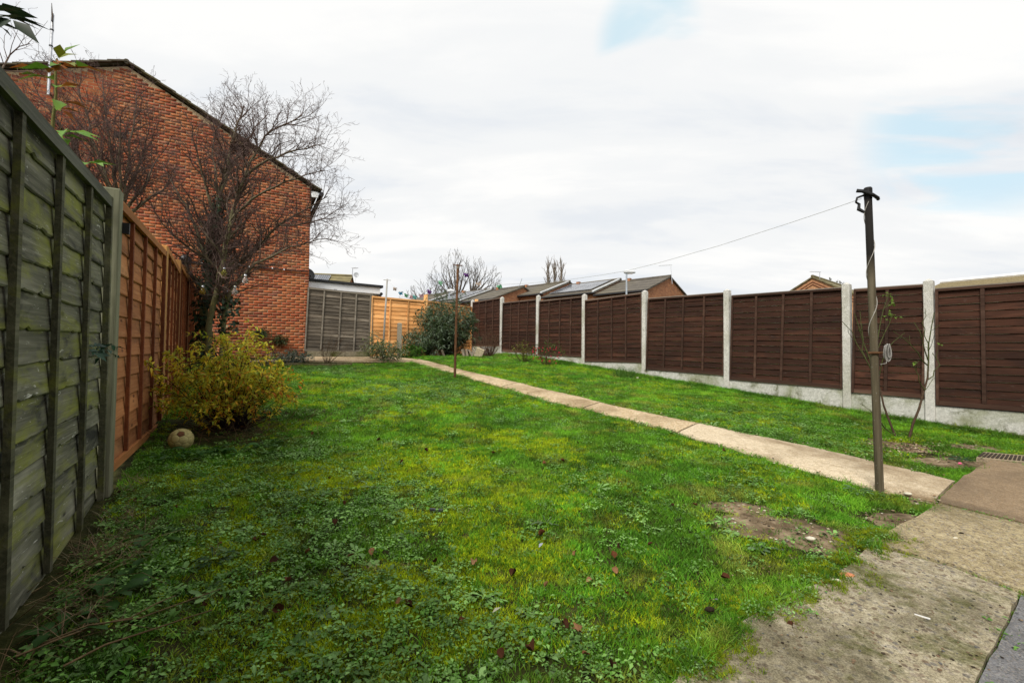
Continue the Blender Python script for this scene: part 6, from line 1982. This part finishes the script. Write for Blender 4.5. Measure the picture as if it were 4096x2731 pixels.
def instanced(name, sel, label, cat):
    me = bpy.data.meshes.new(name)
    me.vertices.add(int(sel.sum())); me.vertices.foreach_set('co', Pp[sel].astype(np.float32).ravel())
    def at_(n, t, d, f):
        a = me.attributes.new(n, t, 'POINT'); a.data.foreach_set(f, d.ravel())
    at_('rot', 'FLOAT_VECTOR', Rr[sel].astype(np.float32), 'vector'); at_('scl', 'FLOAT', Ss[sel].astype(np.float32), 'value')
    at_('idx', 'INT', Ii[sel].astype(np.int32), 'value')
    c4 = np.ones((int(sel.sum()), 4), np.float32); c4[:, :3] = Tt[sel]; at_('tint', 'FLOAT_COLOR', c4, 'color')
    o = link(name, me); tag(o, label, cat, kind='stuff')
    ng = bpy.data.node_groups.new(name + '_nodes', 'GeometryNodeTree')
    ng.interface.new_socket('Geometry', in_out='INPUT', socket_type='NodeSocketGeometry'); ng.interface.new_socket('Geometry', in_out='OUTPUT', socket_type='NodeSocketGeometry')
    N_ = ng.nodes.new; Lk = ng.links.new
    gi, go = N_('NodeGroupInput'), N_('NodeGroupOutput')
    mtp = N_('GeometryNodeMeshToPoints'); Lk(gi.outputs[0], mtp.inputs['Mesh'])
    iop = N_('GeometryNodeInstanceOnPoints'); Lk(mtp.outputs[0], iop.inputs['Points'])
    ci = N_('GeometryNodeCollectionInfo'); ci.inputs['Collection'].default_value = src; ci.inputs['Separate Children'].default_value = True; ci.inputs['Reset Children'].default_value = True
    Lk(ci.outputs[0], iop.inputs['Instance']); iop.inputs['Pick Instance'].default_value = True
    def na(nm, tp):
        q = N_('GeometryNodeInputNamedAttribute'); q.data_type = tp; q.inputs['Name'].default_value = nm; return q.outputs['Attribute']
    Lk(na('idx', 'INT'), iop.inputs['Instance Index'])
    er_ = N_('FunctionNodeEulerToRotation'); Lk(na('rot', 'FLOAT_VECTOR'), er_.inputs[0]); Lk(er_.outputs[0], iop.inputs['Rotation'])
    Lk(na('scl', 'FLOAT'), iop.inputs['Scale'])
    Lk(iop.outputs[0], go.inputs[0])
    md = o.modifiers.new('scatter', 'NODES'); md.node_group = ng
    return o
wi = np.isin(Ii, IDX['dand'] + IDX['oval'] + IDX['clover']); mi = np.isin(Ii, IDX['moss']); si = np.isin(Ii, IDX['straw'])
instanced('grass', ~(wi | mi | si), 'short green grass covering the lawn', 'grass')
instanced('moss', mi, 'bright yellow green moss patches in the lawn', 'moss')
instanced('lawn_weeds', wi, 'broad leaved weeds spreading through the lawn', 'weeds')
instanced('dry_grass', si, 'dry straw coloured grass along the grey fence foot', 'dry grass')

# tall grass tuft by the fence
tp = gnd(2500, 1510)
V, F, C = blades(7, 300, .30, .006, .24, .55, .45); V = V + np.array([tp.x, tp.y + .1, gz(tp.x, tp.y + .1)])
m_ = leaf_mat('tuft_blade', .35, .6)
o = npobj('grass_tuft', V, F, m_, None, C * np.array([.07, .17, .02]), base=tuple(tp)); tag(o, 'tall green grass tuft against the brown fence gravel board', 'grass')
# dark spiky weed and big rosettes one can point at
for i, (px, py, L, W, n, col, lab_) in enumerate(((850, 2250, .10, .012, 26, (.02, .06, .012), 'dark spiky weed rosette in the left foreground lawn'), (2185, 2095, .11, .022, 12, (.13, .21, .09), 'pale toothed weed rosette in mid lawn right of black strip'), (3432, 1970, .13, .018, 13, (.10, .19, .08), 'star shaped weed rosette at foot of the wooden pole'),
                                                  (3040, 2205, .10, .035, 9, (.16, .25, .12), 'pale broad leaved weed in grass left of white flint'), (620, 2160, .17, .05, 9, (.05, .13, .02), 'large lobed weed in dry grass by the grey fence'), (3850, 1845, .14, .03, 12, (.03, .08, .03), 'dark blue green weed at the soil edge near drain block'))):
    p = gnd(px, py)
    V, F, C = rosette(300 + i, n, L, W, i != 3, 1.3 if i == 0 else 1.0)
    o = npobj('weed_rosette', V + np.array(p), F, M_LEAF, None, C * np.array(col), base=tuple(p)); tag(o, lab_, 'weed', 'large weeds')
for i, (px, py) in enumerate(((640, 1830), (700, 1840), (800, 1830), (860, 1815), (950, 1815), (1060, 1790), (420, 2420), (500, 2340), (240, 2560))):
    p = gnd(px, py); V, F, C = rosette(330 + i, 8, .16, .05, True, 1.6)
    o = npobj('leafy_weed', V + np.array(p), F, M_LEAF, None, C * np.array([.045, .12, .022]), base=tuple(p)); tag(o, ['jagged weed left of the football by fence foot', 'jagged weed directly in front of the football', 'jagged weed just right of the football', 'jagged weed in front of the shrub, second right of the football', 'jagged weed under the middle of the yellow shrub', 'jagged weed under the right edge of the yellow shrub', 'jagged weed among twigs in the left foreground', 'jagged weed at the far end of the foreground twigs', 'jagged weed nearest the bottom left corner'][i], 'weed', 'jagged weeds by the left fence')

# dry bents and twigs in the left foreground and under the shrub
br = np.random.default_rng(41); it = []
for kx in range(36):
    px, py = br.uniform(0, 330), br.uniform(2230, 2720)
    if px > 130 + (2720 - py) * .5: continue
    p = np.array(gnd(max(px, 20), py)); hd = br.uniform(-.4, 1.2); L = br.uniform(.2, .5)
    d = np.array([math.cos(hd), math.sin(hd), br.uniform(.2, .9)]); d /= np.linalg.norm(d)
    it.append(([p, p + d * L * .4, p + d * L * .75 + [0, 0, -.02], p + d * L + [0, 0, -.09]], [.0018, .0016, .0013, .001], 3))
V, F, C = tubes_np(it, lambda r: np.array([.26, .19, .10]))
o = npobj('dry_stems', V, F, M_BARK, None, C, base=tuple(it[0][0][0])); tag(o, 'tangle of pale dry stems in the bottom left corner', 'dry stems', kind='stuff')
for i, pp_ in enumerate(([(60, 2680), (250, 2610), (420, 2530), (520, 2515), (620, 2470), (700, 2420)], [(250, 2720), (420, 2640), (600, 2560), (760, 2510), (850, 2495)], [(130, 2640), (350, 2560), (560, 2510), (880, 2395)])):
    q = [np.array(gnd(*a)) + [0, 0, .045 + .01 * math.sin(n_ * 2)] for n_, a in enumerate(pp_)]
    V, F, C = tubes_np([(q, list(np.linspace(.0042, .002, len(q))), 5)], lambda r: np.array([.20, .135, .07]))
    o = npobj('long_twig', V, F, M_BARK, None, C, base=tuple(q[0])); tag(o, ['longest pale curved twig lying across left foreground weeds', 'lowest pale twig lying across left foreground weeds', 'uppermost thin twig lying across left foreground weeds'][i], 'twig', 'twigs in the left foreground')
it = []
for kx in range(150):
    p = np.array([YB.x + br.normal() * .38, YB.y + .15 + br.normal() * .25, 0]); p[2] = gz(p[0], p[1])
    hd = br.uniform(0, 6.28); L = br.uniform(.12, .42); d = np.array([math.cos(hd), math.sin(hd), br.uniform(.0, .9)]); d /= np.linalg.norm(d)
    it.append(([p, p + d * L * .5 + [0, 0, .02], p + d * L], [.0022, .0018, .001], 3))
V, F, C = tubes_np(it, lambda r: np.array([.13, .085, .045])); o = npobj('shrub_litter', V, F, M_BARK, None, C, base=tuple(it[0][0][0])); tag(o, 'dry stalks and litter under the yellow shrub', 'dry stems', kind='stuff')
# wood chips under the roses
P, D, N, Lf, Cc = [], [], [], [], []
for kx in range(700):
    p = gnd(br.normal(3610, 110), br.normal(1795, 22)); P.append(np.array(p) + [0, 0, .012]); D.append([br.normal(), br.normal(), br.normal() * .3]); N.append([br.normal() * .4, br.normal() * .4, 1]); Lf.append(br.uniform(.012, .04))
    Cc.append(np.array([(.30, .22, .14), (.12, .07, .04), (.42, .34, .24), (.07, .045, .03)][br.integers(4)]))
V, F, C = leaf_arrays(P, D, N, Lf, np.array(Lf) * .5, Cc, .1, .1); o = npobj('wood_chips', V, F, M_BARK, None, C); tag(o, 'brown wood chips on the soil under the bare roses', 'wood chips', kind='stuff')
# pebbles and crumbs on soil and path edges
it = []
VV, FF, CC = [], [], []; k0 = 0
pb_ = pebble((0, 0, 0), (1, 1, .8), None, 1); pv = np.array(pb_.v); tri = []
for f in pb_.f:
    for q in range(1, len(f) - 1): tri.append((f[0], f[q], f[q + 1]))
tri = np.array(tri)
def crumb(p, s, c):
    global k0
    VV.append(pv * s * np.array([br.uniform(.7, 1.3), br.uniform(.7, 1.3), .8]) + p); FF.append(tri + k0); CC.append(np.tile(np.array(c), (len(pv), 1))); k0 += len(pv)
CRC = [(.45, .38, .26), (.22, .16, .1), (.06, .045, .03), (.55, .5, .4), (.03, .022, .015), (.32, .2, .11)]
for (cx, cy, ra, rb3, h_) in SOIL[:10]:
    for kx in range(46):
        a = br.uniform(0, 6.28); q = br.random() ** .5
        x_, y_ = cx + math.cos(a) * ra * q, cy + math.sin(a) * rb3 * q
        crumb(np.array([x_, y_, gz(x_, y_) + .008]), br.uniform(.003, .011), CRC[br.integers(6)])
for E in (UE, LE):
    for kx in range(240):
        i = br.integers(NP - 1); u = br.random(); p = E[i] * (1 - u) + E[i + 1] * u + br.normal(0, .06, 2)
        crumb(np.array([p[0], p[1], float(g0(p[0], p[1])) + .036]), br.uniform(.003, .010), CRC[br.integers(6)])
for kx in range(420):
    p = gnd(br.uniform(2850, 4090), br.uniform(2080, 2725)); crumb(np.array([p.x, p.y, float(g0(p.x, p.y)) + .037]), br.uniform(.002, .006), [(.22, .16, .1), (.06, .045, .03), (.03, .022, .015), (.20, .13, .08), (.12, .12, .12)][br.integers(5)])
o = npobj('gravel', np.concatenate(VV), np.concatenate(FF), M_BARK, None, np.concatenate(CC), True); tag(o, 'scattered pebbles and soil crumbs on path, patio and bare patches', 'gravel', kind='stuff')

# fallen leaves
def dead_leaf(seed, star=False):
    r = np.random.default_rng(seed); b = MB(); n = 10
    b.v.append((0, 0, .004)); 
    for i in range(n):
        a = 2 * math.pi * i / n
        q = (1 + .25 * math.cos(a)) * (1 if not star else (1.25 if i % 2 else .55)) * r.uniform(.85, 1.1)
        b.v.append((math.cos(a) * q * .03, math.sin(a) * q * .021, .005 + .022 * abs(math.sin(a)) * r.uniform(.3, 1.3) + r.uniform(0, .008)))
    for i in range(n): b.f.append((0, 1 + i, 1 + (i + 1) % n))
    return b.mesh('fallen_leaf')
def dl_mat():
    m = Mt('dead_leaf', .85, .08)
    n = m.noise(m.obj(), 60, 3, .6)
    c = m.ramp(m.rnd(), [(0, (.05, .022, .012)), (.4, (.10, .038, .018)), (.65, (.16, .06, .026)), (.85, (.24, .11, .05)), (1, (.32, .18, .09))])
    m.leafy(m.mix(.6, c, m.ramp(n, [(.3, (.5, .5, .5)), (.7, (1.2, 1.2, 1.2))]), 'MULTIPLY'), .15); return m.m
M_DL = dl_mat()
DLm = [dead_leaf(1), dead_leaf(2), dead_leaf(3, True)]
for me in DLm: me.materials.append(M_DL); me.shade_smooth()
known = [(2060, 2320), (1600, 2438), (1630, 2455), (1735, 2275), (1900, 2278), (1845, 2510), (1640, 2680), (2260, 2535), (2310, 2555), (2460, 2305), (2450, 2245), (2480, 2205), (2170, 2160), (2300, 2240), (2190, 2370), (2600, 2200), (1900, 1725), (1975, 1827), (1610, 1860), (2180, 1870), (2250, 1860),
         (1700, 1815), (1520, 1770), (2310, 1785), (2690, 2040), (2780, 2040), (2120, 1815), (2005, 2640), (2120, 2640), (820, 2450), (1110, 2460), (1100, 2270), (1020, 2190), (1050, 2165), (1230, 2235), (540, 2020), (560, 2100), (700, 2045), (840, 2045), (1380, 2030), (1320, 1930), (780, 2540), (480, 1990), (1160, 2350), (1400, 2250), (1490, 2235), (1335, 2115), (2500, 2400), (2360, 2350), (2900, 1820), (2510, 1900), (3170, 2540), (2340, 2650), (2440, 2700), (2900, 2340), (880, 2200), (1290, 1540), (1480, 1610), (2480, 1950), (1250, 1745)]
for i, (px, py) in enumerate(known):
    p = gnd(px, py, .03)
    s = br.uniform(.4, .8)
    o = link('fallen_leaf', DLm[i % 3], None, p, (br.normal() * .5, br.normal() * .5, br.uniform(0, 6.28)), (s, s, s * br.uniform(.7, 1.6)))
    tag(o, 'curled brown fallen leaf lying on the lawn', 'leaf', 'fallen leaves on the lawn')
# small pale blue feather-like scrap
p = gnd(2155, 2212, .03)
V, F, C = leaf_arrays([p], [[.5, .8, .35]], [[0, -.4, 1]], [.05], [.018], [[.45, .48, .6]]); o = npobj('feather', V, F, M_LEAF, None, C, base=tuple(p)); tag(o, 'small pale grey feather standing in the lawn', 'feather')
p = gnd(1968, 2480, .03)
V, F, C = leaf_arrays([p], [[.6, .6, .2]], [[0, -.4, 1]], [.055], [.014], [[.6, .58, .45]]); o = npobj('pale_leaf', V, F, M_LEAF, None, C, base=tuple(p)); tag(o, 'narrow white leaf lying in the foreground grass', 'leaf')
